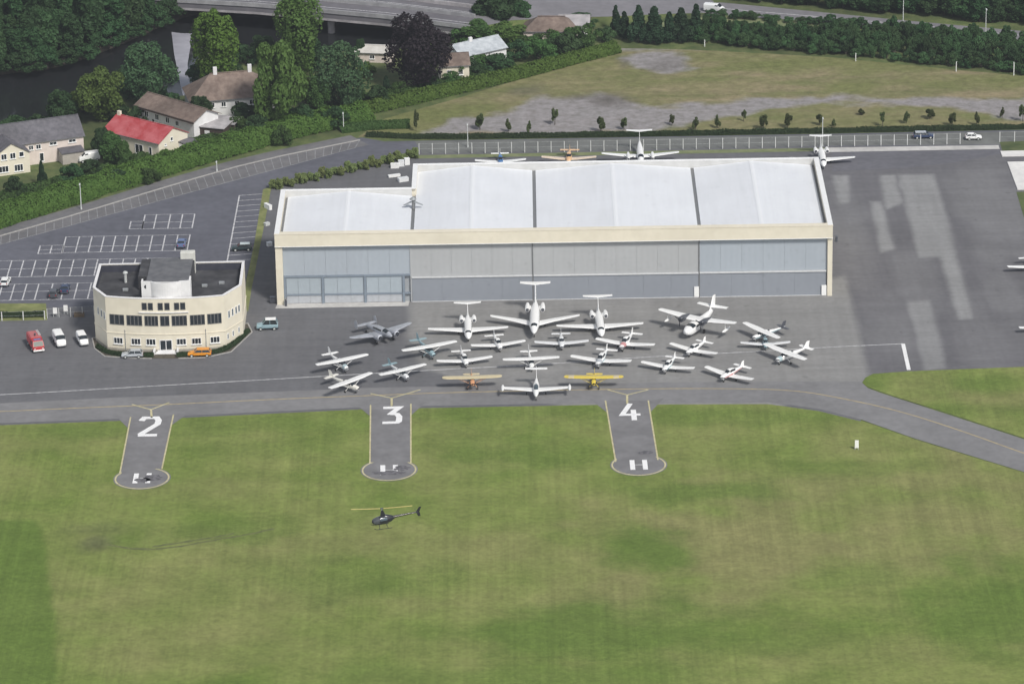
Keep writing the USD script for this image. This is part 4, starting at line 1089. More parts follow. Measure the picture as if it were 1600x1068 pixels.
# D, E: houses beyond the copper beech
pD = at(690, 131)
house('cream_cottage', 'small cream cottage peeping out under the dark copper beech', pD, pD + np.array([6.5, .8, 0]), 6.5, 4.3, 6.2, CREAM, BROWNROOF, wins=((1.8, 2.6, 1.0, 1.3, 1), (4.6, 2.6, 1.0, 1.3, 1)), gwins=((3.2, 2.4, .9, 1.1, 0),))
pE = at(722, 112)
house('pale_roofed_house', 'white house with a pale metal roof right of the copper beech', pE, pE + np.array([10.5, 7.2, 0]), 7.5, 3.6, 5.6, WHITEW, mat2('pale_metal_roof', (.34, .37, .40), (.50, .53, .56), scale=.7, rough=.5),
      wins=((2.4, 2.2, 1.6, 1.4, 1), (5.6, 2.2, 1.6, 1.4, 1), (9.5, 2.2, 1.4, 1.3, 1)), gwins=((3.6, 2.5, 1.0, 1.1, 0),), chim=((5, 3.7, 1.0),))
pF = at(818, 66)
house('brown_tiled_bungalow', 'brown tiled bungalow hidden by shrubs below the road', pF, pF + np.array([13, -1.0, 0]), 8, 2.8, 5.2, PINKW, BROWNROOF, hip=3.2, wins=((3, 1.6, 1.5, 1.2, 1), (8, 1.6, 1.5, 1.2, 1)))
pG = at(556, 97)
house('stone_outbuilding', 'pale flat outbuilding by the river left of the copper beech', pG, pG + np.array([8.5, -1.6, 0]), 6.5, 2.4, 3.1, PINKW, mat2('pale_flat_roof', (.52, .50, .46), (.62, .60, .56), scale=.6), wins=((4, 1.4, 1.2, 1.0, 1),))
pH = at(874, 60)
house('white_gabled_house', 'white gabled house between shrubs below the grassy road bank', pH, pH + np.array([7.0, -.6, 0]), 5.5, 3.4, 5.0, WHITEW, FLATGREY, wins=((1.5, 2.2, 1.1, 1.2, 1), (4.4, 2.2, 1.1, 1.2, 1)))
# ------------------------------------------------------------------ foliage
def leaf_mesh(pos, nrm, size, rng):
    """One bent four-cornered leaf clump per point."""
    n = len(pos)
    nrm = nrm + rng.normal(0, .55, (n, 3)); nrm /= np.linalg.norm(nrm, axis=1, keepdims=True)
    a = np.cross(nrm, rng.normal(0, 1, (n, 3))); a /= np.linalg.norm(a, axis=1, keepdims=True)
    b = np.cross(nrm, a)
    s = (size * rng.uniform(.65, 1.35, n))[:, None]
    c = pos
    v = np.stack([c - a * s, c - b * s * .62 + nrm * s * .12, c + a * s - nrm * s * .18, c + b * s * .62 + nrm * s * .12], 1).reshape(-1, 3)
    k = np.arange(n)[:, None] * 4
    f = np.concatenate([k + [0, 1, 2], k + [0, 2, 3]], 0)
    return trimesh.Trimesh(v, f, process=False)


def crown(rng, n, lobes, size, shape, zlo, taper=0.0):
    """Leaves on overlapping lobes inside a unit-height, unit-width crown; shape(z in 0..1) gives the radius factor."""
    C, R = [], []
    for _ in range(lobes):
        z = rng.uniform(0.05, .92)
        rr = shape(z)
        a = rng.uniform(0, 2 * math.pi); q = math.sqrt(rng.uniform(0, 1)) * .78
        r = rng.uniform(.20, .34) * (.55 + .45 * rr)
        C.append((math.cos(a) * .5 * q * rr, math.sin(a) * .5 * q * rr, zlo + (1 - zlo) * (r * .35 + z * (1 - r * .6)))); R.append(r * .62)
    C, R = np.array(C), np.array(R)
    pick = rng.choice(lobes, n * 2, p=R ** 2 / (R ** 2).sum())
    d = rng.normal(0, 1, (n * 2, 3)); d[:, 2] += .35; d /= np.linalg.norm(d, axis=1, keepdims=True)
    P = C[pick] + d * (R[pick] * rng.uniform(.72, 1.08, n * 2))[:, None] * np.array([1, 1, 1.0])
    dd = np.linalg.norm(P[:, None, :] - C[None], axis=2) / R[None]
    keep = (dd.min(1) > .60)
    P, d = P[keep][:n], d[keep][:n]
    return P, d


def tree_proto(name, label, cat, seed, n, lobes, size, shape, zlo, leafm, trunkm, trunk_r, H, W, loc, group=None, limbs=5):
    """Built at real size H x W; copies are scaled from it."""
    rng = np.random.default_rng(seed)
    t = thing(name, label, cat, loc, 0.0, group)
    P, d = crown(rng, n, lobes, size, shape, zlo)
    P = P * np.array([W, W, H])
    part('crown', leaf_mesh(P, d, size, rng), leafm, t)
    tr = [tube((0, 0, -.2), (0.02 * W, 0.01 * W, H * (zlo + .35)), trunk_r, trunk_r * .45, 9)]
    for k in range(limbs):
        a = k * 2.4 + seed
        z0 = H * (zlo + .02 + .05 * k)
        tr.append(tube((.01 * W, 0, z0), (math.cos(a) * W * .27, math.sin(a) * W * .27, z0 + H * .22), trunk_r * .4, trunk_r * .12, 6))
    part('trunk', tr, trunkm, t)
    t.SetCustomDataByKey('label', label)
    return t, H, W


BARK = mat2('bark', (0.05, 0.042, 0.034), (0.09, 0.075, 0.06), scale=3, rough=0.95)
L_BRIGHT = leaf_mat('leaves_bright', (0.067, 0.125, 0.018), (0.147, 0.215, 0.037))
L_OLIVE = leaf_mat('leaves_olive', (0.067, 0.122, 0.026), (0.142, 0.209, 0.051), var=.12)
L_MID = leaf_mat('leaves_mid', (0.044, 0.100, 0.026), (0.100, 0.168, 0.044))
L_DARK = leaf_mat('leaves_dark', (0.025, 0.065, 0.024), (0.067, 0.125, 0.042))
L_BLUE = leaf_mat('leaves_bluish', (0.040, 0.088, 0.039), (0.097, 0.160, 0.066))
L_COP = leaf_mat('leaves_copper', (0.017, 0.011, 0.015), (0.040, 0.027, 0.036), trans=.12)
L_CONI = leaf_mat('needles_dark', (0.013, 0.039, 0.017), (0.034, 0.070, 0.029), trans=.1)
L_HEDGE = leaf_mat('leaves_hedge', (0.065, 0.125, 0.022), (0.150, 0.215, 0.045), var=.12)
L_HEDGED = leaf_mat('leaves_hedge_dark', (0.022, 0.046, 0.016), (0.055, 0.085, 0.030), var=.12)
L_SHRUB = leaf_mat('leaves_shrub_pale', (0.17, 0.22, 0.08), (0.30, 0.35, 0.14), var=.12)
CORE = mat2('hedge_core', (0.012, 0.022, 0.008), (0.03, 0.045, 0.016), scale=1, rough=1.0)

rnd = lambda z: math.sqrt(max(0.02, 1 - (2 * z - .92) ** 2 * .92))
tall = lambda z: .62 + .38 * math.sin(math.pi * min(1, z * 1.05))
cone = lambda z: max(.08, 1.02 - z)
flat = lambda z: math.sqrt(max(.05, 1 - z * z * .9))

HIDE = (0, 0, 0)
PROTO = {}


def place(kind, px, py, width_px, top_py, label, group=None, rot=None, wobble=True, name=None):
    """Puts a tree with its foot at a pixel, as wide and as tall as the photograph shows it."""
    b = at(px, py)
    s = F / float((b - CAM) @ FW)
    W = width_px / s
    H = height_at(px, top_py, b) if top_py is not None else W * 1.1
    return place_xy(kind, b[0], b[1], W, H, label, group, rot, name)


_cnt = [0]


def place_xy(kind, x, y, W, H, label, group=None, rot=None, name=None, z=0.0):
    _cnt[0] += 1
    rot = (_cnt[0] * 2.39996) % 6.283 if rot is None else rot
    spec = SPECIES[kind]
    if kind not in PROTO:
        seed, n, lobes, size, shape, zlo, leafm, tr, nm, cat = spec
        t, H0, W0 = tree_proto(name or nm, label, cat, seed, n, lobes, size, shape, zlo, leafm, BARK, tr * W, H, W, (x, y, z), group)
        PROTO[kind] = (t, H0, W0)
        return t
    t, H0, W0 = PROTO[kind]
    return dup(t, (x, y, z), rot, label, group, (W / W0, W / W0, H / H0))


#        seed  n   lobes size shape zlo material trunk name category
SPECIES = {
    'bright': (1, 5200, 34, .42, rnd, .10, L_BRIGHT, .035, 'broadleaf_tree', 'tree'),
    'bright_b': (2, 5200, 30, .42, rnd, .08, L_OLIVE, .035, 'broadleaf_tree', 'tree'),
    'mid': (3, 5000, 30, .40, rnd, .08, L_MID, .035, 'broadleaf_tree', 'tree'),
    'bluish': (4, 5200, 32, .38, rnd, .06, L_BLUE, .035, 'broadleaf_tree', 'tree'),
    'dark': (5, 5000, 30, .42, rnd, .08, L_DARK, .035, 'broadleaf_tree', 'tree'),
    'dark_b': (6, 5000, 26, .42, flat, .10, L_DARK, .035, 'broadleaf_tree', 'tree'),
    'wood_a': (7, 4200, 26, .48, rnd, .10, L_DARK, .03, 'woodland_tree', 'tree'),
    'wood_b': (8, 4200, 24, .48, rnd, .10, leaf_mat('leaves_wood', (0.032, 0.077, 0.028), (0.081, 0.139, 0.048)), .03, 'woodland_tree', 'tree'),
    'poplar': (9, 6500, 44, .40, tall, .05, L_OLIVE, .05, 'poplar_tree', 'tree'),
    'copper': (10, 8000, 40, .40, rnd, .06, L_COP, .035, 'copper_beech_tree', 'tree'),
    'conifer': (11, 4200, 40, .34, cone, .06, L_CONI, .05, 'conifer_tree', 'tree'),
    'bush': (12, 1800, 14, .30, flat, .02, L_MID, .05, 'shrub', 'shrub'),
    'bush_d': (13, 1500, 14, .30, flat, .02, L_DARK, .05, 'shrub', 'shrub'),
    'bush_b': (14, 1500, 14, .30, flat, .02, L_BRIGHT, .05, 'shrub', 'shrub'),
    'bush_c': (15, 1800, 16, .34, flat, .02, leaf_mat('leaves_belt', (0.042, 0.100, 0.037), (0.103, 0.174, 0.063)), .05, 'belt_bush', 'bush'),
    'sapling': (16, 600, 9, .24, tall, .22, leaf_mat('leaves_sapling', (0.062, 0.085, 0.030), (0.125, 0.150, 0.060)), .05, 'young_tree', 'tree'),
    'sapling_b': (18, 420, 6, .26, rnd, .26, leaf_mat('leaves_sapling', (0,0,0), (0,0,0)), .05, 'young_tree', 'tree'),
    'sapling_c': (19, 520, 11, .20, cone, .12, leaf_mat('leaves_sapling', (0,0,0), (0,0,0)), .05, 'young_tree', 'tree'),
    'cypress': (17, 1500, 14, .22, tall, .02, L_SHRUB, .05, 'hedge_shrub', 'shrub'),
}

# single trees one can tell apart
place('bright', 338, 146, 78, 14, 'large bright green round tree standing right of the pale river patch', None)
place('bluish', 236, 168, 92, 64, 'dark bluish green tree between the river and the red roof', None)
place('bright_b', 158, 190, 84, 108, 'rounded yellowish green tree on the near river bank', None)
place('dark', 96, 196, 50, 142, 'small dark green tree at the river bend behind the slate roof', None)
place('poplar', 472, 118, 76, -24, 'tall broad poplar cut by the top edge of the picture', None)
place('bright_b', 434, 200, 88, 66, 'olive green tree right of the brown hipped roof', None)
place('bluish', 534, 174, 92, 68, 'grey green spreading tree left of the copper beech', None)
place('mid', 500, 180, 40, 118, 'slim mid green tree squeezed between two larger crowns', None)
place('copper', 653, 140, 112, 22, 'big round copper beech with almost black purple foliage', None)
place('dark', 778, 46, 78, -24, 'dense dark tree at the right end of the bridge', None)
place('dark_b', 812, 44, 50, 2, 'lower dark tree right of the bridge end', None)
place('mid', 745, 74, 60, 34, 'mid green bush like tree above the pale metal roof', None)
place('bright_b', 785, 70, 80, 38, 'broad pale green tree above the pale metal roof', None)
place('bush_d', 808, 92, 44, 62, 'dark green shrub right of the pale metal roof', None)
place('bush', 846, 98, 56, 62, 'wide mid green shrub above the bright hedge', None)
place('bush_c', 880, 88, 60, 48, 'tall grey green bush right of the brown tiled bungalow', None)
place('bush', 918, 78, 54, 38, 'round green bush at the far end of the hedge', None)
place('bush_d', 776, 112, 60, 84, 'low dark shrub behind the hedge near the pale roof', None)
place('bush_d', 905, 40, 60, 22, 'dark low bush on the road bank', None)
place('bush_d', 860, 36, 50, 22, 'dark shrub below the road left of the conifers', None)
place('bush_c', 944, 66, 40, 40, 'grey green shrub beside the gravel at the field corner', None)
CONL = ['tallest dark conifer left of the middle in the clump above the field', 'widest dark conifer in the clump above the field', 'short dark conifer standing left of the tallest one above the field', 'dark conifer just right of the widest one above the field', 'broad dark conifer second from the right in the clump', 'dark conifer at the right end of the clump above the field', 'dark conifer set back at the left end of the clump']
for k, (px, py, w, top) in enumerate(((998, 66, 36, 8), (1022, 67, 44, 10), (976, 60, 30, 18), (1046, 66, 34, 18), (1064, 66, 40, 12), (1088, 60, 30, 6), (962, 48, 22, 8))):
    place('conifer', px, py, w, top, CONL[k], 'conifers at the top of the waste field')
# garden shrubs, told apart by where they stand
GARD = [('mid', 176, 262, 40, 205, 'green garden tree between slate house and red roof'), ('mid', 192, 268, 30, 222, 'slim green tree left of the red roof gable'), ('dark', 160, 246, 34, 200, 'dark garden tree beside the white van'),
        ('bush_d', 140, 276, 44, 250, 'dark shrub in front of the white van'), ('conifer', 66, 290, 18, 250, 'small dark conifer at the corner of the front gable'), ('bush_d', 112, 286, 46, 256, 'dark rounded shrub below the slate house porch'),
        ('bush_d', 24, 306, 40, 276, 'dark shrub in front of the front gable'), ('bush', 92, 296, 30, 276, 'small green shrub under the slate house'), ('dark', 314, 190, 38, 150, 'dark tree before the white wall of the brown roofed house'),
        ('bush_d', 385, 190, 50, 160, 'dark shrub mass right of the brown roofed house'), ('bush', 372, 206, 46, 180, 'green shrub between shed and hedge'), ('bush_d', 205, 152, 50, 120, 'dark shrub on the bank behind the red roof'),
        ('bush_d', 404, 212, 44, 178, 'dark shrub at the foot of the olive tree'), ('bush_b', 478, 162, 30, 120, 'yellow green shrub between two trees'), ('bush_b', 572, 120, 34, 98, 'bright shrub on the lawn by the pale outbuilding'),
        ('bush', 560, 162, 50, 138, 'green shrub at the foot of the grey green tree'), ('bush_d', 588, 168, 44, 134, 'dark shrub left of the copper beech trunk'), ('conifer', 604, 150, 22, 118, 'small conifer under the copper beech'),
        ('bush_d', 470, 196, 60, 164, 'dark bush row piece right of the olive tree'), ('bush', 622, 152, 40, 128, 'mid green shrub before the copper beech'), ('bush_d', 672, 142, 44, 118, 'dark shrub beside the cream cottage'),
        ('dark_b', 410, 92, 54, 58, 'dark rounded tree on the bank left of the poplar'), ('dark', 480, 110, 60, 56, 'dark tree at the foot of the tall poplar'), ('dark_b', 564, 92, 22, 62, 'dark narrow tree by the water below the bridge'),
        ('bush_d', 268, 172, 40, 146, 'dark shrub at the lower end of the pale water'), ('bush', 444, 226, 40, 196, 'green shrub touching the hedge below the olive tree'), ('bush_d', 520, 196, 60, 168, 'dark shrub line piece above the hedge'),
        ('bush_d', 738, 122, 44, 94, 'dark shrub between cream cottage and pale roof'), ('bush', 236, 284, 40, 262, 'grassy green shrub below the red roofed house'), ('bush_d', 180, 290, 50, 266, 'dark green shrub against the hedge left of the red house')]
for kd, px, py, w, top, lab in GARD:
    place(kd, px, py, w, top, lab)

# undergrowth along both river banks
kb = 0
for px, py in ((-10, 112), (18, 108), (46, 108), (74, 104), (100, 98), (126, 90), (150, 80), (174, 69), (198, 58), (222, 48), (246, 39), (266, 30)):
    place('bush_d', px, py + 1, 44 + (kb % 3) * 8, py - 22 - (kb % 4) * 4, ORD[kb] + ' dark bush from the left at the water edge below the wood', 'bushes along the far river bank'); kb += 1
for k2, (px, py, w, top, lab) in enumerate(((20, 208, 60, 182, 'dark bush on the near bank behind the slate roof, left end'), (64, 206, 46, 178, 'dark bush on the near bank behind the slate roof, right end'), (128, 176, 50, 146, 'dark bush beside the small dark tree on the near bank'),
        (196, 140, 50, 108, 'dark bush between yellowish tree and bluish tree'), (320, 128, 60, 98, 'dark bush at the foot of the bright green tree'), (356, 122, 50, 92, 'green bush right of the bright green tree foot'), (384, 100, 44, 70, 'dark bush by the water left of the poplar'),
        (250, 158, 30, 132, 'dark bush beside the pale sky reflection'), (214, 196, 40, 166, 'dark bush between the red roof and the bluish tree'), (186, 190, 40, 160, 'dark bush behind the red roof left end'))):
    place('bush_d', px, py, w, top, lab)

ZN = lambda px: 'left part' if px < 1250 else 'middle part' if px < 1430 else 'right part'
for px, py, w, top, lab in ((816, 73, 40, 54, 'green bush against the bungalow wall, left one'), (842, 73, 44, 53, 'green bush against the bungalow wall, right one'), (866, 68, 36, 46, 'green bush between bungalow and white gabled house'), (888, 66, 40, 42, 'green bush hiding the white gabled house wall'), (705, 136, 34, 112, 'green bush covering the cream cottage corner'), (748, 108, 44, 84, 'green bush before the pale metal roof wall'), (778, 92, 40, 66, 'green bush right below the pale metal roof'), (838, 84, 50, 58, 'green bush hiding the brown tiled bungalow, left one'), (868, 80, 54, 50, 'green bush hiding the brown tiled bungalow, right one'), (896, 72, 46, 42, 'bush before the white gabled house'),
        (756, 100, 50, 74, 'green bush covering the foot of the pale metal roof'), (716, 128, 36, 100, 'dark bush between the cottage and the white house'), (730, 74, 56, 40, 'dark green tree behind the pale metal roof')):
    place('bush', px, py, w, top, lab)
# the wood above the river bend (each tree a thing; alike trees share a label)
rng = np.random.default_rng(77)
WOODLAB = 'dark green tree in the wood beyond the river'
fl_ = Polygon([(-60, 114), (0, 107), (60, 104), (120, 90), (185, 62), (250, 36), (285, 14), (300, -60), (-60, -60)])
k = 0
for row in range(12):
    y = 104 - row * 13
    for col in range(18):
        px = -50 + col * 21 + (row % 2) * 10 + rng.uniform(-6, 6); py = y + rng.uniform(-5, 5)
        if fl_.contains(Point(px, py)) and k < 140:
            kd = rng.choice(['wood_a', 'wood_a', 'wood_b'])
            wpx = rng.uniform(36, 58)
            b = at(px, py)
            W = wpx / 6.5; H = rng.uniform(9.5, 15.5) * (1.15 if row > 1 else .85)
            place_xy(kd, b[0], b[1], W, H, WOODLAB + (', front row by the water' if row < 2 else ', behind the front row'), 'trees of the river wood' + (', front row' if row < 2 else ', behind'))
            k += 1
# dark wood beyond the road at the top right
k = 0
for row in range(6):
    for col in range(34):
        px = 1110 + col * 19 + (row % 2) * 9 + rng.uniform(-5, 5)
        line = np.interp(px, [1100, 1125, 1260, 1400, 1600, 1760], [-14, -6, 8, 21, 38, 54])
        py = line - row * 13 + rng.uniform(-4, 3)
        if py < -58 or px < 1125:
            continue
        b = at(px, py)
        place_xy(rng.choice(['wood_a', 'wood_a', 'wood_b']), b[0], b[1], rng.uniform(4.5, 7.5), rng.uniform(4.5, 8.0), 'dark tree in the wood beyond the far road, ' + ZN(px), 'trees of the wood beyond the road, ' + ZN(px))
        k += 1
# the planted belt between road and field
k = 0
for row in range(4):
    for col in range(52):
        px = 1078 + col * 13.5 + (row % 2) * 7 + rng.uniform(-4, 4)
        lo_ = np.interp(px, [1070, 1100, 1200, 1300, 1440, 1600, 1760], [67, 69, 79, 88, 101, 117, 130])
        hi_ = np.interp(px, [1070, 1110, 1200, 1320, 1400, 1600, 1760], [58, 57, 63, 68, 62, 80, 98])
        py = lo_ - 3 - (lo_ - hi_) * row / 3 + rng.uniform(-3, 3)
        b = at(px, py)
        kd = rng.choice(['bush_c', 'bush_c', 'bush_d', 'wood_b'])
        hh = rng.uniform(2.2, 4.2) if row == 0 else rng.uniform(3.6, 5.6)
        place_xy(kd, b[0], b[1], rng.uniform(3.0, 4.6), hh, ('low grey green bush in the front edge of the belt above the field, ' if row == 0 else 'taller grey green bush inside the belt above the field, ') + ZN(px), ('front' if row == 0 else 'inner') + ' bushes of the belt above the field, ' + ZN(px))
        k += 1
for col in range(22):
    px = 1112 + col * 17 + rng.uniform(-4, 4)
    py = np.interp(px, [1110, 1260, 1400, 1480], [26, 37, 47, 56]) + rng.uniform(-1, 1)
    b = at(px, py)
    place_xy(rng.choice(['bush_d', 'bush_c']), b[0], b[1], rng.uniform(3, 4.5), rng.uniform(1.6, 2.8), ORD[col] + ' low dark shrub from the left along the lower edge of the far road', 'shrubs along the far road')
# saplings in the waste ground
si = 0
for px, py, top in ((650, 205, 172), (750, 203, 178), (794, 206, 183), (827, 211, 186), (867, 195, 170), (939, 207, 182), (975, 203, 184), (1050, 196, 179), (1087, 204, 180), (1121, 200, 177), (1162, 190, 172), (1193, 202, 179), (1231, 200, 178),
                    (1281, 196, 178), (1303, 198, 184), (1345, 180, 168), (1379, 198, 176), (1416, 193, 175), (1453, 186, 170), (1488, 197, 176), (1526, 196, 172), (1566, 185, 165), (1598, 190, 165)):
    place(('sapling', 'sapling_b', 'sapling_c', 'sapling')[(si * 7 + si // 3) % 4], px, py, 9 + (si * 5) % 7, top, ORD[si] + ' young tree from the left in the waste ground row', 'young trees behind the airfield fence')
    si += 1
# shrubs lining the lane behind the hangar
for kx in range(24):
    t = kx / 23
    px = 427 + t * 222; py = 294 - t * 50 + (3 if kx % 2 else 0)
    place('cypress', px, py + 1, 14, py - 14 - 3 * math.sin(kx * 1.7), ORD[kx] + ' pale clipped shrub from the left in the diagonal row behind the hangar', 'shrubs lining the lane behind the hangar')


# ------------------------------------------------------------------ hedges
def hedge(name, label, pts, width, height, n, leafm, size, seed, corem=CORE, rough=.35):
    rng = np.random.default_rng(seed)
    c = np.array(smoothed([tuple(p) for p in pts], 2))
    seg = np.linalg.norm(np.diff(c, axis=0), axis=1); s = np.concatenate([[0], np.cumsum(seg)]); L = s[-1]
    f = lambda u: np.column_stack([np.interp(u, s, c[:, 0]), np.interp(u, s, c[:, 1])])
    def frame(u):
        p = f(u); d = f(u + .5) - f(u - .5); d /= np.maximum(np.linalg.norm(d, axis=1, keepdims=True), 1e-6)
        return p, np.column_stack([-d[:, 1], d[:, 0]])
    def prof(u, a):
        nz = meshkit.fbm(np.column_stack([u / 2.6, a * 1.3, np.full(len(u), seed * 5.1)]), 4, seed)
        k = 1 + rough * (nz - .5) * 2.2
        return width / 2 * np.cos(a) * (.85 + .3 * (nz - .5)) * np.minimum(1, k + .2), height * np.abs(np.sin(a)) ** .75 * k
    rings = []
    us = np.linspace(0, L, max(4, int(L / 1.2)))
    A = np.linspace(0, math.pi, 9)
    P0, N0 = frame(us)
    for i, u in enumerate(us):
        w, h = prof(np.full(9, u), A)
        rings.append([(P0[i, 0] + N0[i, 0] * w[j] * .82, P0[i, 1] + N0[i, 1] * w[j] * .82, max(0.01, h[j] * .84)) for j in range(9)])
    t = thing(name, label, 'hedge', (0, 0, 0))
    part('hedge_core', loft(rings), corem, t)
    u = rng.uniform(0, L, n); a = rng.uniform(.04, math.pi - .04, n)
    w, h = prof(u, a)
    P, N = frame(u)
    pos = np.column_stack([P + N * w[:, None], h * rng.uniform(.82, 1.06, n)])
    nr_ = np.column_stack([N * np.cos(a)[:, None], np.sin(a)])
    part('foliage', leaf_mesh(pos, nr_, size, rng), leafm, t)
    return t


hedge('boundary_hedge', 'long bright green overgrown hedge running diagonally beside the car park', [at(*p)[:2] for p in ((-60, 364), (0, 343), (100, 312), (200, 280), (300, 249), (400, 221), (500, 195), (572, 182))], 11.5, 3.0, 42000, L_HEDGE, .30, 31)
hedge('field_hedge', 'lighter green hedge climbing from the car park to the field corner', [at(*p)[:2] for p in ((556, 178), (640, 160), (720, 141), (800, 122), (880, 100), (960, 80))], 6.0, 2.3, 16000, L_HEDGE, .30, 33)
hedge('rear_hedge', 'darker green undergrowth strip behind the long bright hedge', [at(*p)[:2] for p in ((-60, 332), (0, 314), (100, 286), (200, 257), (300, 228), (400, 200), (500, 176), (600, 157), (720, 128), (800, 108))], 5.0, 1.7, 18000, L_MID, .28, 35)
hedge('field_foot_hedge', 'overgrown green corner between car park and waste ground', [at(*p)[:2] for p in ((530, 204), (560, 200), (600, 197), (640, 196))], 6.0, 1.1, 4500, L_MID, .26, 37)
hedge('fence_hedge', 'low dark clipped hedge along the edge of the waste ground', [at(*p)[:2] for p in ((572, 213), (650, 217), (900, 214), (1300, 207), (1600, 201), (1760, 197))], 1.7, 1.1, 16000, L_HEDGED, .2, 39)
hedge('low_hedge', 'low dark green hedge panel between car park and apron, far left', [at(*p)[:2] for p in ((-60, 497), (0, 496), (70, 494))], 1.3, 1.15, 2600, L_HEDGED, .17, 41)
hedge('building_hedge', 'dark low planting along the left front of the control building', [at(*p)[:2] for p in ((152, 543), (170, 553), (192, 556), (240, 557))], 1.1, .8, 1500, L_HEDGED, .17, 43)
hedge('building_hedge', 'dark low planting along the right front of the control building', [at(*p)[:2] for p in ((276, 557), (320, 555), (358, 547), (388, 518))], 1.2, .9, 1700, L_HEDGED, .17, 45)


# ------------------------------------------------------------------ fences, posts, lamps
POSTW = paint('white_post', (0.62, 0.63, 0.62), 0.7)


def fence(name, label, pts, gap, h, w=.16, rails=(.5, .97), postm=None, railm=None, rr=.014):
    L = LineString([tuple(p[:2]) for p in pts])
    n = int(L.length / gap)
    t = thing(name, label, 'fence', (0, 0, 0))
    for k in range(n + 1):
        p = L.interpolate(k / n, True)
        part('post', cbox((p.x, p.y, h / 2), (w, w, h), .03), postm or POSTW, t)
    for z in rails:
        c = np.array(L.coords)
        part('rail', [tube((*a, h * z), (*b, h * z), rr, n=5) for a, b in zip(c, c[1:])], railm or GALV, t)
    return t


fence('airfield_fence', 'long wire fence on pale posts behind the hangar', [at(655, 241), at(900, 237), at(1300, 229), at(1500, 225)], 2.9, 2.5, .17)
fence('airfield_fence', 'short wire fence on pale posts right of the gate', [at(1562, 222), at(1700, 219)], 2.9, 2.4, .17)
fence('post_and_wire_fence', 'short pale post fence before the low hedge, far left', [at(-30, 501), at(0, 501), at(70, 499)], 3.4, 1.9, .20)
fence('yard_fence', 'light wire fence with pale posts beside the control building', [at(74, 497), at(147, 492)], 1.9, 2.0, .12)
for k, (px, py, lab) in enumerate(((86.5, 495, 'white upright notice board by the yard fence, left one'), (103, 491, 'white notice board by the yard fence, right one'))):
    c = at(px, py)
    t = thing('notice_board', lab, 'sign', c)
    part('board', cbox((0, -.04, 1.35), (.85, .06, 1.3), .02), WHITE, t)
    part('leg', bx((-.36, .03, .68), (.07, .06, 1.36)), GALV, t); part('leg', bx((.36, .03, .68), (.07, .06, 1.36)), GALV, t)
c = at(124, 494)
t = thing('planter', 'brown timber planter beside the control building yard', 'planter', c)
part('box', prism(sbox(-1, -.5, 1, .5).difference(sbox(-.9, -.4, .9, .4)), 0, .75), mat2('brown_timber', (.13, .095, .06), (.2, .15, .1), scale=3), t)
part('soil', bx((0, 0, .33), (1.79, .79, .6)), EARTH, t)


def lamp(px, py, top, label, arm=1.0, name='lamp_post'):
    b = at(px, py); h = height_at(px, top, b)
    t = thing(name, label, 'lamp post', b)
    part('post', tube((0, 0, 0), (0, 0, h), .13, .08, 10), GALV, t, smooth=30)
    part('base', tube((0, 0, 0), (0, 0, .5), .2, .17, 10), GALV, t)
    part('lamp_head', cbox((0, -arm / 2, h + .06), (.3, arm, .16), .04), GALV, t)


lamp(127, 327, 287, 'pale lamp post in the hedge above the wide car park, left')
lamp(339, 268, 252, 'short pale lamp post in the hedge near the red roofed house')
lamp(731, 230, 194, 'pale lamp post behind the left part of the hangar')
lamp(1285, 229, 184, 'tall pale lamp post behind the hangar right corner')
lamp(537, 205, 176, 'pale lamp post where hedge and car park end')
lamp(1411, 42, -12, 'tall grey lighting mast beside the far road', 1.6, 'lighting_mast')
lamp(1540, 56, 14, 'grey lamp post beside the far road near the right edge', 1.2)
for kp, (px, py, top) in enumerate(((1101, 73, 63), (1337, 96, 84), (1494, 112, 97), (1584, 118, 98))):
    b = at(px, py); h = height_at(px, top, b)
    t = thing('boundary_post', ORD[kp] + ' white boundary post from the left at the foot of the planted belt', 'post', b, 0, 'boundary posts below the belt')
    part('shaft', cbox((0, 0, h / 2), (.22, .22, h), .03), POSTW, t)
    part('cap', cbox((0, 0, h + .04), (.28, .28, .08), .02), POSTW, t)
b = at(1338.5, 702)
t = thing('marker_board', 'white marker standing alone in the grass right of stand four', 'marker', b)
part('board', cbox((0, 0, 1.1), (.72, .12, 1.5), .04), WHITE, t)
part('leg', bx((-.3, 0, .2), (.08, .08, .4)), GALV, t); part('leg', bx((.3, 0, .2), (.08, .08, .4)), GALV, t)
part('brace', tube((0, .1, 1.1), (0, .9, 0), .05), WHITE, t)
# odds and ends behind and beside the hangar
for k, (px, py, w, d, h, m, lab) in enumerate(((617, 262, 2.6, 1.6, 1.3, WHITE, 'white crate behind the hangar step, left one'), (627, 259, 1.8, 1.8, 1.7, OFFWHITE, 'white crate in the middle of the stack behind the hangar step'), (636, 257, 1.6, 1.5, 2.0, WHITE, 'white crate nearest the hangar wall behind the step'),
                                               (616, 276, 3.8, 1.1, .6, WHITE, 'long low white crate behind the hangar step'), (630, 283, 3.2, 1.6, 1.1, OFFWHITE, 'white skip shaped crate touching the rear parapet'), (421, 384, 1.5, 1.2, 1.1, OFFWHITE, 'pale crate in the lane left of the hangar'),
                                               (419, 326, 1.0, 3.2, 1.4, WHITE, 'narrow white crate near the top of the lane'), (417, 352, 1.6, 1.2, .8, GALV, 'grey crate in the lane beside the grass strip'))):
    c = at(px, py); w, d, h = w * .7, d * .7, h * .7
    t = thing('storage_crate', lab, 'crate', c, .1 * k)
    part('box', cbox((0, 0, h / 2), (w, d, h), .05), m, t)
    part('lid', cbox((0, 0, h + .04), (w + .06, d + .06, .08), .02), m, t)
c = at(426, 473)
t = thing('waste_bin', 'dark waste bin at the foot of the left hangar pier', 'bin', c)
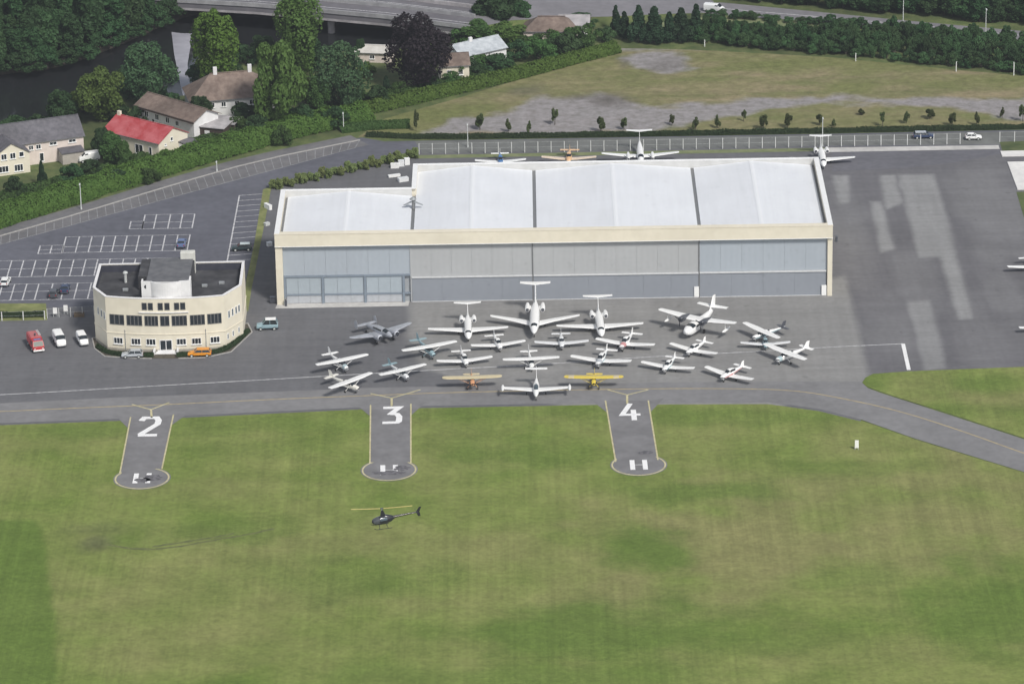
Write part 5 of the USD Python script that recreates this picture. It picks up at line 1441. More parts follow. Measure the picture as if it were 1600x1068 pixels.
part('body', loft([[(-.45, -.4, .12), (.45, -.4, .12), (.45, .4, .12), (-.45, .4, .12)], [(-.55, -.5, 1.2), (.55, -.5, 1.2), (.55, .5, 1.2), (-.55, .5, 1.2)]]), DARKGREY, t)
part('lid', cbox((0, 0, 1.27), (1.2, 1.1, .12), .04), BLACKP, t)
for sx in (-.4, .4):
    part('wheel', tube((sx - .05, -.35, .1), (sx + .05, -.35, .1), .1, n=10), RUBBER, t)
c = at(447, 478)
t = thing('gas_cylinder', 'dark upright cylinder against the left hangar door', 'cylinder', c)
part('bottle', tube((0, 0, 0), (0, 0, 1.5), .24, n=12), DARKGREY, t, smooth=30)
part('shoulder', tube((0, 0, 1.5), (0, 0, 1.75), .24, .08, 12), DARKGREY, t, smooth=30)
part('valve', tube((0, 0, 1.75), (0, 0, 1.9), .05, n=8), GALV, t)
# ------------------------------------------------------------------ aircraft
def prop(parent, x, y, z, r, blades, mat, phase=.5):
    for k in range(blades):
        a = phase + k * 2 * math.pi / blades
        d = np.array([0, math.cos(a), math.sin(a)]); q = np.array([0, -math.sin(a), math.cos(a)])
        c = np.array([x, y, z])
        w0, w1 = .09, .06
        rings = []
        for s, w in ((.08, .05), (.5 * r, w0), (r, w1)):
            p = c + d * s
            rings.append([p + q * w + [.02, 0, 0], p + q * w - [.02, 0, 0], p - q * w - [.035, 0, 0], p - q * w + [.005, 0, 0]])
        part('propeller_blade', loft(rings), mat, parent)
    part('spinner', loft([ell_ring(x - .08, z, .14, .14, 10, yc=y), ell_ring(x + .1, z, .11, .11, 10, yc=y), ell_ring(x + .24, z, .02, .02, 10, yc=y)]), mat, parent, smooth=40)


def wheel(parent, x, y, z, r, attach=None, mat=None):
    part('wheel', tube((x, y - .08, r), (x, y + .08, r), r, n=12), RUBBER, parent, smooth=30)
    if attach is not None:
        part('undercarriage_leg', tube((x, y, r), attach, .06, .05, 6), mat or STEEL, parent)


def strut(parent, a, b, mat, r=.05):
    part('wing_strut', tube(a, b, r, n=6), mat, parent)


def ctrl_surface_lines(parent, stations, mat):
    pass


AC = {}


def place_aircraft(tips, zw, span, wing_x, name, label, builder, group=None, cat='aeroplane', facing=-1, **kw):
    """The plane stands where its two wing tips are seen; it faces the camera's side of its wing line."""
    Pa, Qa = at(*tips[0], zw), at(*tips[1], zw)
    d = (Qa - Pa)[:2]
    sc = min(1.12, max(.9, np.linalg.norm(d) / span))
    d /= np.linalg.norm(d)
    fwd = np.array([d[1], -d[0]])
    if fwd[1] * facing < 0:
        fwd = -fwd
    mid = (Pa + Qa)[:2] / 2 - fwd * wing_x * sc
    t = thing(name, label, cat, (mid[0], mid[1], 0.055), math.atan2(fwd[1], fwd[0]), group, (sc, sc, sc))
    builder(t, **kw)
    return t


def high_wing(t, fus=WHITE, wingm=WHITE, stripe=None, tailm=None, cowl=None):
    tailm = tailm or fus
    S = [(2.15, 1.12, .20, .20), (2.02, 1.12, .40, .36), (1.55, 1.14, .46, .42), (.95, 1.18, .50, .46), (.55, 1.34, .54, .62), (-.3, 1.42, .55, .70), (-1.2, 1.42, .52, .66), (-2.0, 1.40, .36, .44), (-3.4, 1.46, .22, .29), (-5.0, 1.56, .10, .17), (-5.9, 1.62, .04, .10)]
    part('fuselage', body(S, 16, 2.6), fus, t, smooth=35)
    if cowl:
        part('cowling', shell(S, 1.1, 2.1, -70, 250, .02, 3, 16, 2.6), cowl, t, smooth=35)
    part('windscreen', shell(S, .40, 1.02, 28, 152, .03, 3, 8, 2.6), GLASS, t, smooth=35)
    for a in ((6, 40), (140, 174)):
        part('side_window', shell(S, -1.35, .42, a[0], a[1], .02, 4, 3, 2.6), GLASS, t)
    part('rear_window', shell(S, -1.85, -1.32, 45, 135, .02, 2, 5, 2.6), GLASS, t)
    part('wing', wing([(0, .75, 1.63, 2.12), (2.6, .75, 1.63, 2.17), (5.3, .60, 1.14, 2.26), (5.5, .45, .8, 2.27)], .12), wingm, t, smooth=40)
    for s in (-1, 1):
        part('flap', wing([(s * .7, -.62, .30, 2.13), (s * 2.55, -.62, .30, 2.165)] if s > 0 else [(-2.55, -.62, .30, 2.165), (-.7, -.62, .30, 2.13)], .18, False), wingm, t)
        strut(t, (.35, s * .52, .95), (.25, s * 2.6, 2.1), wingm)
        wheel(t, -.25, s * 1.25, 0, .21, (-.2, s * .45, .85), fus)
    part('tailplane', wing([(0, -4.75, 1.15, 1.66), (1.7, -5.0, .75, 1.68)], .09), tailm, t, smooth=40)
    part('fin', fin([(1.6, -4.2, 1.7), (1.85, -4.65, 1.3), (2.85, -5.45, .75)], .08), tailm, t, smooth=40)
    wheel(t, 1.45, 0, 0, .18, (1.5, 0, .8), fus)
    prop(t, 2.22, 0, 1.12, .95, 2, DARKGREY, .35)
    if stripe:
        for a in ((-24, 2), (178, 204)):
            part('stripe', shell(S, -5.2, 1.9, a[0], a[1], .015, 8, 2, 2.6), stripe, t)


def low_wing(t, fus=WHITE, wingm=WHITE, stripe=None, nosem=None, tailm=None, tips=None):
    tailm = tailm or fus
    S = [(2.35, 1.05, .18, .18), (2.2, 1.06, .40, .34), (1.5, 1.10, .50, .42), (.9, 1.14, .54, .47), (.3, 1.20, .57, .54), (-.8, 1.22, .56, .55), (-1.7, 1.20, .42, .46), (-3.2, 1.22, .24, .30), (-4.6, 1.28, .07, .15)]
    part('fuselage', body(S, 16, 2.4), fus, t, smooth=35)
    K = [(.95, 1.52, .30, .10), (.35, 1.62, .48, .38), (-.4, 1.66, .50, .44), (-1.2, 1.60, .46, .38), (-1.95, 1.46, .26, .18)]
    part('cabin_roof', body(K, 14, 2.6), fus, t, smooth=35)
    part('windscreen', shell(K, .28, .92, 10, 170, .025, 3, 8, 2.6), GLASS, t, smooth=35)
    for a in ((-5, 42), (138, 185)):
        part('side_window', shell(K, -1.6, .2, a[0], a[1], .02, 4, 3, 2.6), GLASS, t)
    part('wing', wing([(0, .75, 1.75, .85), (1.6, .70, 1.65, .92), (5.2, .45, 1.15, 1.28), (5.4, .30, .8, 1.31)], .12), wingm, t, smooth=40)
    part('tailplane', wing([(0, -3.85, .95, 1.3), (1.9, -3.9, .75, 1.33)], .09), tailm, t, smooth=40)
    part('fin', fin([(1.35, -3.1, 1.5), (1.6, -3.55, 1.1), (2.35, -4.1, .65)], .09), tailm, t, smooth=40)
    for s in (-1, 1):
        wheel(t, -.25, s * 1.5, 0, .2, (-.2, s * 1.5, .85), fus)
    wheel(t, 1.6, 0, 0, .18, (1.6, 0, .8), fus)
    prop(t, 2.40, 0, 1.05, .95, 2, DARKGREY, .25)
    if nosem:
        part('cowling', shell(S, 1.0, 2.28, -80, 260, .02, 3, 16, 2.4), nosem, t, smooth=35)
    if stripe:
        for a in ((-22, 4), (176, 202)):
            part('stripe', shell(S, -4.2, 1.9, a[0], a[1], .015, 8, 2, 2.4), stripe, t)


def cub(t, fus=YELLOW, wingm=YELLOW, tipm=None):
    S = [(1.75, 1.45, .30, .28), (1.6, 1.45, .40, .38), (1.0, 1.42, .42, .42), (.4, 1.45, .42, .58), (-.6, 1.42, .42, .60), (-1.6, 1.28, .34, .46), (-3.2, 1.0, .20, .28), (-4.9, .80, .06, .12)]
    part('fuselage', body(S, 14, 3), fus, t, smooth=35)
    part('windscreen', shell(S, .2, .75, 28, 152, .02, 3, 6, 3), GLASS, t, smooth=35)
    for a in ((5, 40), (140, 175)):
        part('side_window', shell(S, -1.0, .3, a[0], a[1], .02, 3, 3, 3), GLASS, t)
    part('wing', wing([(0, .75, 1.6, 2.08), (4.3, .75, 1.6, 2.16), (5.1, .55, 1.3, 2.18), (5.4, .25, .7, 2.18)], .11), wingm, t, smooth=40)
    if tipm:
        for s in (-1, 1):
            part('wing_tip', wing([(3.6, .76, 1.63, 2.145), (4.6, .72, 1.55, 2.165)] if s > 0 else [(-4.6, .72, 1.55, 2.165), (-3.6, .76, 1.63, 2.145)], .125, False), tipm, t, smooth=40)
    part('tailplane', wing([(0, -4.1, .95, .92), (1.3, -4.2, .8, .93), (1.5, -4.4, .5, .93)], .07), wingm, t, smooth=40)
    part('fin', fin([(.9, -4.15, .95), (1.5, -4.35, .95), (1.95, -4.65, .55)], .07), fus, t, smooth=40)
    for s in (-1, 1):
        strut(t, (.25, s * .4, .95), (.3, s * 2.7, 2.08), fus, .05); strut(t, (-.5, s * .4, .95), (-.4, s * 2.7, 2.08), fus, .05)
        wheel(t, .75, s * .95, 0, .30, (.6, s * .35, 1.05), fus)
        for k in range(2):
            part('engine_cylinder', tube((1.35 - .3 * k, s * .3, 1.48), (1.35 - .3 * k, s * .62, 1.48), .12, n=8), DARKGREY, t)
    wheel(t, -4.75, 0, 0, .12, (-4.6, 0, .7), STEEL)
    prop(t, 1.82, 0, 1.45, .95, 2, BLACKP, .2)


def biz_jet(t, m=WHITE, L=13.0, ws=15.6, sweep=.6, R=.82, wx=1.0, th=4.2, big=False):
    k = L / 13.0
    hz = 1.45 * (R / .8)
    S = [(6.2 * k, hz - .22, .05, .05), (5.9 * k, hz - .2, .30, .26), (5.2 * k, hz - .12, .56, .48), (4.3 * k, hz + .02, .74, .72), (3.2 * k, hz + .06, R, R * 1.02), (-1.5 * k, hz + .06, R, R * 1.02), (-3.4 * k, hz + .14, R * .80, R * .86), (-5.2 * k, hz + .34, R * .42, R * .50), (-6.7 * k, hz + .62, .10, .16)]
    part('fuselage', body(S, 20), m, t, smooth=35)
    part('windscreen', shell(S, 4.0 * k, 4.6 * k, 42, 138, .02, 3, 10), GLASS, t, smooth=35)
    for s in (-1, 1):
        for j in range(5 + 1 * big):
            x = 2.4 * k - j * .82 * k
            part('cabin_window', shell(S, x, x + .36, *((14, 32) if s > 0 else (148, 166)), .015, 1, 2), GLASS, t)
    xr = wx + 1.6
    zr = hz - R * .78
    h = ws / 2
    part('wing', wing([(0, xr + .5, 3.0, zr), (R, xr, 2.6, zr + .03), (h * .45, xr - sweep * h * .45, 1.9, zr + .22), (h * .97, xr - sweep * h * .97, 1.05, zr + .52), (h, xr - sweep * h - .2, .7, zr + .54)], .12), m, t, smooth=40)
    for s in (-1, 1):
        part('engine_nacelle', loft([ell_ring(-2.2 * k, hz + .52, .40, .40, 14, yc=s * (R + .46)), ell_ring(-2.5 * k, hz + .52, .47, .47, 14, yc=s * (R + .46)), ell_ring(-3.7 * k, hz + .54, .46, .46, 14, yc=s * (R + .46)), ell_ring(-4.7 * k, hz + .58, .30, .30, 14, yc=s * (R + .46))]), m, t, smooth=35)
        part('intake', tube((-2.19 * k, s * (R + .46), hz + .52), (-2.16 * k, s * (R + .46), hz + .52), .32, n=14), DARKGREY, t)
        part('pylon', bx((-3.4 * k, s * (R + .05), hz + .45), (1.5, .55, .14)), m, t)
        wheel(t, -.2, s * 1.9, 0, .27, (-.2, s * 1.9, zr), STEEL)
    part('fin', fin([(hz + .55, -3.9 * k, 2.7 * k), (hz + 1.0, -4.6 * k, 2.1 * k), (th, -5.9 * k, 1.5 * k)], .11), m, t, smooth=40)
    part('tailplane', wing([(0, -5.8 * k, 1.5 * k, th), (h * .34, -6.15 * k - .35 * sweep, .85 * k, th + .14)], .10), m, t, smooth=40)
    wheel(t, 4.4 * k, 0, 0, .22, (4.4 * k, 0, hz - .4), STEEL)


def twin_prop_ttail(t, m=WHITE):
    S = [(6.0, 1.5, .06, .06), (5.6, 1.52, .34, .30), (4.6, 1.66, .60, .58), (3.4, 1.82, .72, .78), (-1.5, 1.86, .74, .80), (-3.8, 1.95, .52, .60), (-7.0, 2.25, .14, .22)]
    part('fuselage', body(S, 18), m, t, smooth=35)
    part('windscreen', shell(S, 3.3, 4.3, 30, 150, .02, 3, 8), GLASS, t, smooth=35)
    part('wing', wing([(0, 1.9, 2.2, 1.3), (2.6, 1.8, 2.1, 1.42), (8.0, 1.1, 1.15, 1.95), (8.3, .9, .8, 1.98)], .13), m, t, smooth=40)
    for s in (-1, 1):
        part('engine_nacelle', loft([ell_ring(3.3, 1.55, .22, .22, 12, yc=s * 2.6), ell_ring(3.0, 1.55, .42, .42, 12, yc=s * 2.6), ell_ring(1.0, 1.55, .46, .46, 12, yc=s * 2.6), ell_ring(-1.0, 1.5, .2, .2, 12, yc=s * 2.6)]), m, t, smooth=35)
        prop(t, 3.4, s * 2.6, 1.55, 1.2, 3, DARKGREY, .4)
        wheel(t, .8, s * 2.6, 0, .3, (.8, s * 2.6, 1.3), STEEL)
    part('fin', fin([(2.3, -4.6, 2.6), (2.8, -5.4, 2.0), (4.4, -6.4, 1.4)], .1), m, t, smooth=40)
    part('tailplane', wing([(0, -6.3, 1.4, 4.4), (2.8, -6.9, .9, 4.5)], .1), m, t, smooth=40)
    wheel(t, 4.6, 0, 0, .24, (4.6, 0, 1.2), STEEL)


def twin_fin(t, m=ALU, dark=DARKGREY):
    S = [(4.2, 2.05, .10, .10), (3.8, 2.05, .36, .34), (2.6, 2.1, .62, .66), (1.2, 2.16, .70, .82), (-1.0, 2.08, .66, .76), (-3.4, 1.82, .42, .50), (-5.9, 1.50, .12, .20)]
    part('fuselage', body(S, 18), m, t, smooth=35)
    part('windscreen', shell(S, 1.6, 2.9, 30, 150, .02, 3, 8), GLASS, t, smooth=35)
    for a in ((10, 35), (145, 170)):
        part('side_window', shell(S, -2.0, 1.2, a[0], a[1], .02, 4, 2), GLASS, t)
    part('wing', wing([(0, 1.7, 2.9, 1.55), (1.9, 1.6, 2.7, 1.58), (6.7, .6, 1.15, 2.05), (7.15, .3, .6, 2.08)], .13), m, t, smooth=40)
    for s in (-1, 1):
        part('engine_nacelle', loft([ell_ring(3.1, 1.75, .46, .46, 14, yc=s * 1.95), ell_ring(2.9, 1.75, .62, .62, 14, yc=s * 1.95), ell_ring(1.6, 1.72, .62, .62, 14, yc=s * 1.95), ell_ring(-.9, 1.55, .22, .25, 14, yc=s * 1.95)]), m, t, smooth=35)
        part('engine_face', tube((3.09, s * 1.95, 1.75), (3.13, s * 1.95, 1.75), .42, n=14), BLACKP, t)
        prop(t, 3.25, s * 1.95, 1.75, 1.2, 2, dark, .4)
        wheel(t, 1.5, s * 1.95, 0, .42, (1.3, s * 1.95, 1.4), STEEL)
        part('fin', fin([(1.25, -5.0, 1.0), (1.75, -4.9, 1.25), (2.5, -5.0, 1.15), (2.9, -5.3, .6)], .1, s * 2.25), m, t, smooth=40)
    part('tailplane', wing([(0, -4.8, 1.25, 1.72), (2.3, -5.0, 1.0, 1.74)], .1), m, t, smooth=40)
    wheel(t, -5.4, 0, 0, .2, (-5.2, 0, 1.35), STEEL)


def flying_boat(t, m=WHITE):
    S = [(5.0, 1.7, .14, .14), (4.7, 1.66, .62, .55), (3.6, 1.66, .98, .92), (1.5, 1.74, 1.02, 1.05), (-.8, 1.78, .95, .98), (-3.0, 2.0, .62, .72), (-5.5, 2.45, .34, .46), (-7.2, 2.8, .10, .20)]
    part('hull', body(S, 20, 2.8), m, t, smooth=35)
    part('keel', loft([[(x, -.25, z), (x, .25, z), (x, .04, z - .28), (x, -.04, z - .28)] for x, z in ((4.3, 1.15), (2.5, .78), (-.5, .80), (-1.2, 1.05))]), m, t)
    part('windscreen', shell(S, 2.3, 3.6, 30, 150, .02, 3, 8, 2.8), GLASS, t, smooth=35)
    for a in ((8, 30), (150, 172)):
        part('side_window', shell(S, -1.6, 2.2, a[0], a[1], .02, 4, 2, 2.8), GLASS, t)
    part('wing', wing([(0, 1.4, 2.5, 2.95), (2.6, 1.35, 2.4, 3.05), (8.1, .7, 1.35, 3.45), (8.4, .4, .8, 3.47)], .13), m, t, smooth=40)
    for s in (-1, 1):
        part('engine_nacelle', loft([ell_ring(2.9, 3.2, .40, .40, 14, yc=s * 2.3), ell_ring(2.7, 3.2, .58, .58, 14, yc=s * 2.3), ell_ring(1.2, 3.18, .58, .58, 14, yc=s * 2.3), ell_ring(-.9, 3.1, .2, .22, 14, yc=s * 2.3)]), DARKGREY, t, smooth=35)
        prop(t, 3.05, s * 2.3, 3.2, 1.25, 3, BLACKP, .5)
        part('float', loft([ell_ring(x, z, w, h, 10, yc=s * 6.3) for x, z, w, h in ((1.7, 1.75, .05, .05), (1.1, 1.7, .26, .26), (-.4, 1.68, .28, .28), (-1.5, 1.85, .06, .08))]), m, t, smooth=35)
        strut(t, (.5, s * 6.3, 1.95), (.3, s * 6.2, 3.25), m, .06)
        wheel(t, -.2, s * 1.35, 0, .42, (-.2, s * .9, 1.5), STEEL)
    part('fin', fin([(2.7, -4.7, 2.6), (3.3, -5.3, 2.2), (5.3, -6.3, 1.3), (5.5, -6.5, .9)], .1), m, t, smooth=40)
    part('tailplane', wing([(0, -5.5, 1.7, 3.4), (3.2, -5.9, 1.1, 3.5)], .1), m, t, smooth=40)
    wheel(t, -6.0, 0, 0, .25, (-5.9, 0, 2.1), STEEL)


def tip_tank_trainer(t, m=WHITE):
    S = [(3.6, 1.2, .05, .05), (3.2, 1.2, .26, .26), (2.2, 1.26, .46, .48), (.8, 1.34, .56, .60), (-1.2, 1.36, .54, .58), (-3.0, 1.42, .32, .36), (-4.9, 1.55, .08, .14)]
    part('fuselage', body(S, 18), m, t, smooth=35)
    K = [(2.0, 1.62, .12, .06), (1.4, 1.72, .38, .30), (.2, 1.78, .42, .36), (-.9, 1.70, .30, .22), (-1.5, 1.62, .10, .05)]
    part('canopy', body(K, 14), GLASSB, t, smooth=35)
    part('canopy_frame', shell(K, -.25, -.10, 0, 180, .02, 1, 8), m, t)
    part('wing', wing([(0, .9, 2.0, 1.0), (.6, .85, 1.9, 1.03), (5.75, .45, 1.05, 1.45)], .12), m, t, smooth=40)
    for s in (-1, 1):
        part('tip_tank', loft([ell_ring(x, 1.47, w, w, 12, yc=s * 5.9) for x, w in ((1.5, .03), (1.0, .24), (-.2, .28), (-1.0, .18), (-1.5, .03))]), m, t, smooth=35)
        wheel(t, -.3, s * 1.7, 0, .24, (-.3, s * 1.7, 1.0), STEEL)
    part('fin', fin([(1.6, -3.0, 1.9), (2.1, -3.6, 1.4), (3.2, -4.3, 1.1)], .1), m, t, smooth=40)
    part('tailplane', wing([(0, -4.2, 1.1, 3.2), (1.95, -4.35, .85, 3.2)], .1), m, t, smooth=40)
    wheel(t, 2.5, 0, 0, .2, (2.5, 0, 1.0), STEEL)


PA = place_aircraft
PA(((493.5, 570.5), (574.5, 554)), 2.2, 11, .0, 'light_aeroplane', 'white high wing aeroplane with pale blue belly, leftmost in the upper left row', high_wing, fus=WHITE, cowl=PALEBLUE)
PA(((514.5, 607), (580, 582.5)), 2.2, 11, .0, 'light_aeroplane', 'all white high wing aeroplane nearest the grass at the left end', high_wing, fus=paint('warm_white', (.78, .76, .70)))
PA(((592.5, 585), (665, 568)), 2.2, 11, .0, 'light_aeroplane', 'white winged aeroplane with teal tail, just above stand three', high_wing, fus=OFFWHITE, tailm=TEAL)
PA(((628, 549), (713, 534)), 2.2, 11, .0, 'light_aeroplane', 'teal bodied high wing aeroplane with white wings below the left jet', high_wing, fus=TEAL, tailm=TEAL)
PA(((548, 531), (644, 507)), 1.8, 14.3, .4, 'twin_engine_aeroplane', 'bare metal twin engine aeroplane with twin tail fins, dark shadowed', twin_fin)
PA(((668.5, 512.5), (794, 509.5)), 1.3, 15.8, -.3, 'business_jet', 'white business jet with straight wings, left of the biggest jet', biz_jet, cat='jet', L=12.4, ws=15.8, sweep=.08, wx=-.2, th=4.1, R=.78)
PA(((767, 492), (905, 491)), 1.5, 16.6, -2.6, 'business_jet', 'biggest white business jet with swept wings and tall tail, centre of the display', biz_jet, cat='jet', L=16.2, ws=16.8, sweep=.42, wx=.6, th=5.6, R=.98, big=True)
PA(((869, 508), (1005, 504)), 1.3, 16.4, -.3, 'business_jet', 'white business jet with straight wings, right of the biggest jet', biz_jet, cat='jet', L=13.2, ws=16.4, sweep=.07, wx=-.2, th=4.4, R=.82)
PA(((736, 540.5), (821, 533)), 1.2, 10.8, .0, 'light_aeroplane', 'white low wing aeroplane between left jet and biggest jet noses', low_wing)
PA(((835, 535), (920, 533)), 1.2, 10.8, .0, 'light_aeroplane', 'off white low wing aeroplane directly below the biggest jet nose', low_wing, fus=OFFWHITE, wingm=OFFWHITE)
PA(((682.5, 565), (769.5, 558)), 1.2, 10.8, .0, 'light_aeroplane', 'white low wing aeroplane directly above the orange taildragger', low_wing)
PA(((785.5, 562), (874, 558)), 2.2, 11, .0, 'light_aeroplane', 'plain white high wing aeroplane in the middle of the display', high_wing, fus=WHITE)
PA(((691, 592), (784.5, 589)), 2.1, 10.8, .0, 'taildragger_aeroplane', 'orange taildragger with cream wings left of the tip tank trainer', cub, fus=ORANGE, wingm=CREAMW, tipm=CREAMW)
PA(((785.5, 607), (890, 606)), 1.4, 11.8, -.1, 'trainer_aeroplane', 'white T tailed trainer with wing tip tanks, foremost of the display', tip_tank_trainer)
PA(((881.5, 590), (974, 590)), 2.1, 10.8, .0, 'taildragger_aeroplane', 'yellow taildragger with pale wing tips right of the trainer', cub, fus=YELLOW, wingm=YELLOW, tipm=CREAMW)
PA(((931, 531), (1023, 540.5)), 1.2, 10.8, .0, 'light_aeroplane', 'white low wing aeroplane with faded red nose below the right jet', low_wing, nosem=PINK)
PA(((891, 558), (987, 566)), 1.2, 10.8, .0, 'light_aeroplane', 'white low wing aeroplane with grey nose above the yellow taildragger', low_wing, nosem=SILVER, stripe=TEAL)
PA(((1030, 485), (1150, 507)), 3.2, 16.8, .0, 'flying_boat', 'white twin engine amphibious flying boat with tall fin', flying_boat)
PA(((1047, 537), (1120, 553)), 1.2, 10.8, .0, 'light_aeroplane', 'white low wing aeroplane below the flying boat', low_wing, fus=WHITE)
PA(((1163, 504), (1217.5, 528.5)), 2.2, 11, .0, 'light_aeroplane', 'white high wing aeroplane with grey blue sides and dark tail, upper right', high_wing, fus=WHITE, stripe=TEAL, tailm=DARKGREY)
PA(((1160, 536), (1232, 535)), 1.1, 10.8, .0, 'light_aeroplane', 'small grey white low wing aeroplane half hidden between two high wing ones', low_wing, fus=TEAL, wingm=OFFWHITE)
PA(((1195, 538), (1259, 563)), 2.2, 11, .0, 'light_aeroplane', 'white high wing aeroplane with pale blue nose at the right end of the display', high_wing, fus=WHITE, cowl=PALEBLUE)
PA(((1002, 566), (1085, 576)), 1.2, 10.8, .0, 'light_aeroplane', 'white low wing aeroplane with teal stripe above stand four', low_wing, stripe=TEAL)
PA(((1102, 574), (1176, 594)), 1.2, 10.8, .0, 'light_aeroplane', 'white low wing aeroplane with pale red stripe, lowest on the right', low_wing, stripe=PINK)
PA(((742, 252), (822, 250)), 1.2, 10.8, .0, 'light_aeroplane', 'blue low wing aeroplane with white wings behind the hangar', low_wing, fus=BLUE, tailm=WHITE, stripe=WHITE)
PA(((845, 247), (933, 247)), 1.2, 10.8, .0, 'light_aeroplane', 'orange low wing aeroplane behind the hangar roof', low_wing, fus=paint('apricot_paint', (.75, .48, .26)), wingm=paint('apricot_wing', (.74, .60, .46)))
PA(((940, 242.5), (1061, 240.5)), 1.5, 16.6, .2, 'twin_engine_aeroplane', 'white T tailed twin propeller aeroplane behind the hangar', twin_prop_ttail)
PA(((1233, 246.5), (1336, 245)), 1.3, 14.6, -.3, 'business_jet', 'white business jet half hidden behind the hangar right corner', biz_jet, cat='jet', L=12.4, ws=14.6, sweep=.1, wx=-.2, th=4.3, R=.82)
PA(((1574, 416), (1656, 410)), 1.5, 11.0, .2, 'light_aeroplane', 'white aeroplane cut by the right edge beside the east apron', low_wing, stripe=NAVY)
PA(((1593, 512), (1670, 505)), 1.3, 10.8, .2, 'light_aeroplane', 'white aeroplane tip showing at the right edge, lower one', low_wing)

# ------------------------------------------------------------------ the helicopter
hd = F / 9.55
hp = at(597, 812, 0); dirv = (hp - CAM) / np.linalg.norm(hp - CAM)
hc = CAM + dirv * (hd / float(dirv @ FW))
HEL = thing('helicopter', 'small black helicopter with yellow rotor blades hovering over the grass', 'helicopter', hc - np.array([0, 0, 1.2]), math.pi + math.radians(17))
S = [(1.75, 1.15, .06, .06), (1.6, 1.1, .38, .36), (1.1, 1.12, .58, .62), (.3, 1.2, .64, .74), (-.7, 1.25, .60, .68), (-1.5, 1.3, .42, .48), (-2.1, 1.42, .16, .2)]
part('cabin', body(S, 18, 2.3), BLACKP, HEL, smooth=35)
part('windscreen', shell(S, .55, 1.55, -20, 200, .02, 4, 14, 2.3), glass_mat('canopy_glass', (.05, .055, .06), .05), HEL, smooth=35)
for a in ((5, 50), (130, 175)):
    part('side_window', shell(S, -.75, .45, a[0], a[1], .02, 3, 3, 2.3), GLASSB, HEL)
part('engine_cowl', body([(-.2, 1.75, .22, .3), (-.6, 1.7, .42, .45), (-1.5, 1.5, .40, .40), (-2.2, 1.45, .15, .18)], 14), BLACKP, HEL, smooth=35)
part('mast_fairing', loft([[(x0_, -.14, z), (x0_ - .25, -.16, z), (x1_, -.05, z), (x1_, .05, z), (x0_ - .25, .16, z), (x0_, .14, z)] for z, x0_, x1_ in ((1.7, .35, -.75), (2.5, .16, -.40), (2.95, .10, -.2))]), BLACKP, HEL)
part('mast', tube((0, 0, 2.9), (0, 0, 3.25), .07, n=8), STEEL, HEL)
part('rotor_hub', cbox((0, 0, 3.27), (.5, .22, .14), .03), DARKGREY, HEL)
ra = math.radians(-11)
GOLD = paint('yellow_blade', (.62, .50, .17))
for s in (0, math.pi):
    a = ra + s
    d = np.array([math.cos(a), math.sin(a), 0]); q = np.array([-d[1], d[0], 0])
    rings = []
    for r_, dz in ((.3, 0), (2.5, .05), (5.03, .16)):
        c = np.array([0, 0, 3.28 + dz]) + d * r_
        rings.append([c + q * .14, c + q * .03 + [0, 0, .03], c - q * .13, c - q * .03 - [0, 0, .02]])
    part('rotor_blade', loft(rings), GOLD, HEL)
part('tail_boom', loft([ell_ring(x, z, r_, r_, 12) for x, z, r_ in ((-1.6, 1.5, .24), (-3.5, 1.62, .18), (-6.1, 1.80, .11))]), paint('boom_paint', (.045, .04, .035)), HEL, smooth=35)
part('upper_fin', fin([(1.8, -5.75, .6), (2.65, -6.3, .4)], .12), BLACKP, HEL)
part('lower_fin', fin([(1.05, -6.15, .4), (1.75, -5.8, .6)], .12), BLACKP, HEL)
part('tail_stabiliser', wing([(0, -5.7, .5, 1.86), (.85, -5.75, .45, 1.86)], .1, False), BLACKP, HEL)
for s in (0, math.pi):
    a = .9 + s
    part('tail_rotor_blade', tube((-6.05, -.24, 1.8), (-6.05 + .7 * math.cos(a), -.24, 1.8 + .7 * math.sin(a)), .05, .03, 5), DARKGREY, HEL)
for s in (-1, 1):
    part('skid', [tube((-1.4, s * .95, 0.05), (1.2, s * .95, .05), .05, n=7), tube((1.2, s * .95, .05), (1.6, s * .95, .22), .05, n=7)], BLACKP, HEL)
    for x in (-.75, .7):
        part('skid_strut', tube((x, s * .95, .05), (x * .8, s * .35, .62), .045, n=6), BLACKP, HEL)


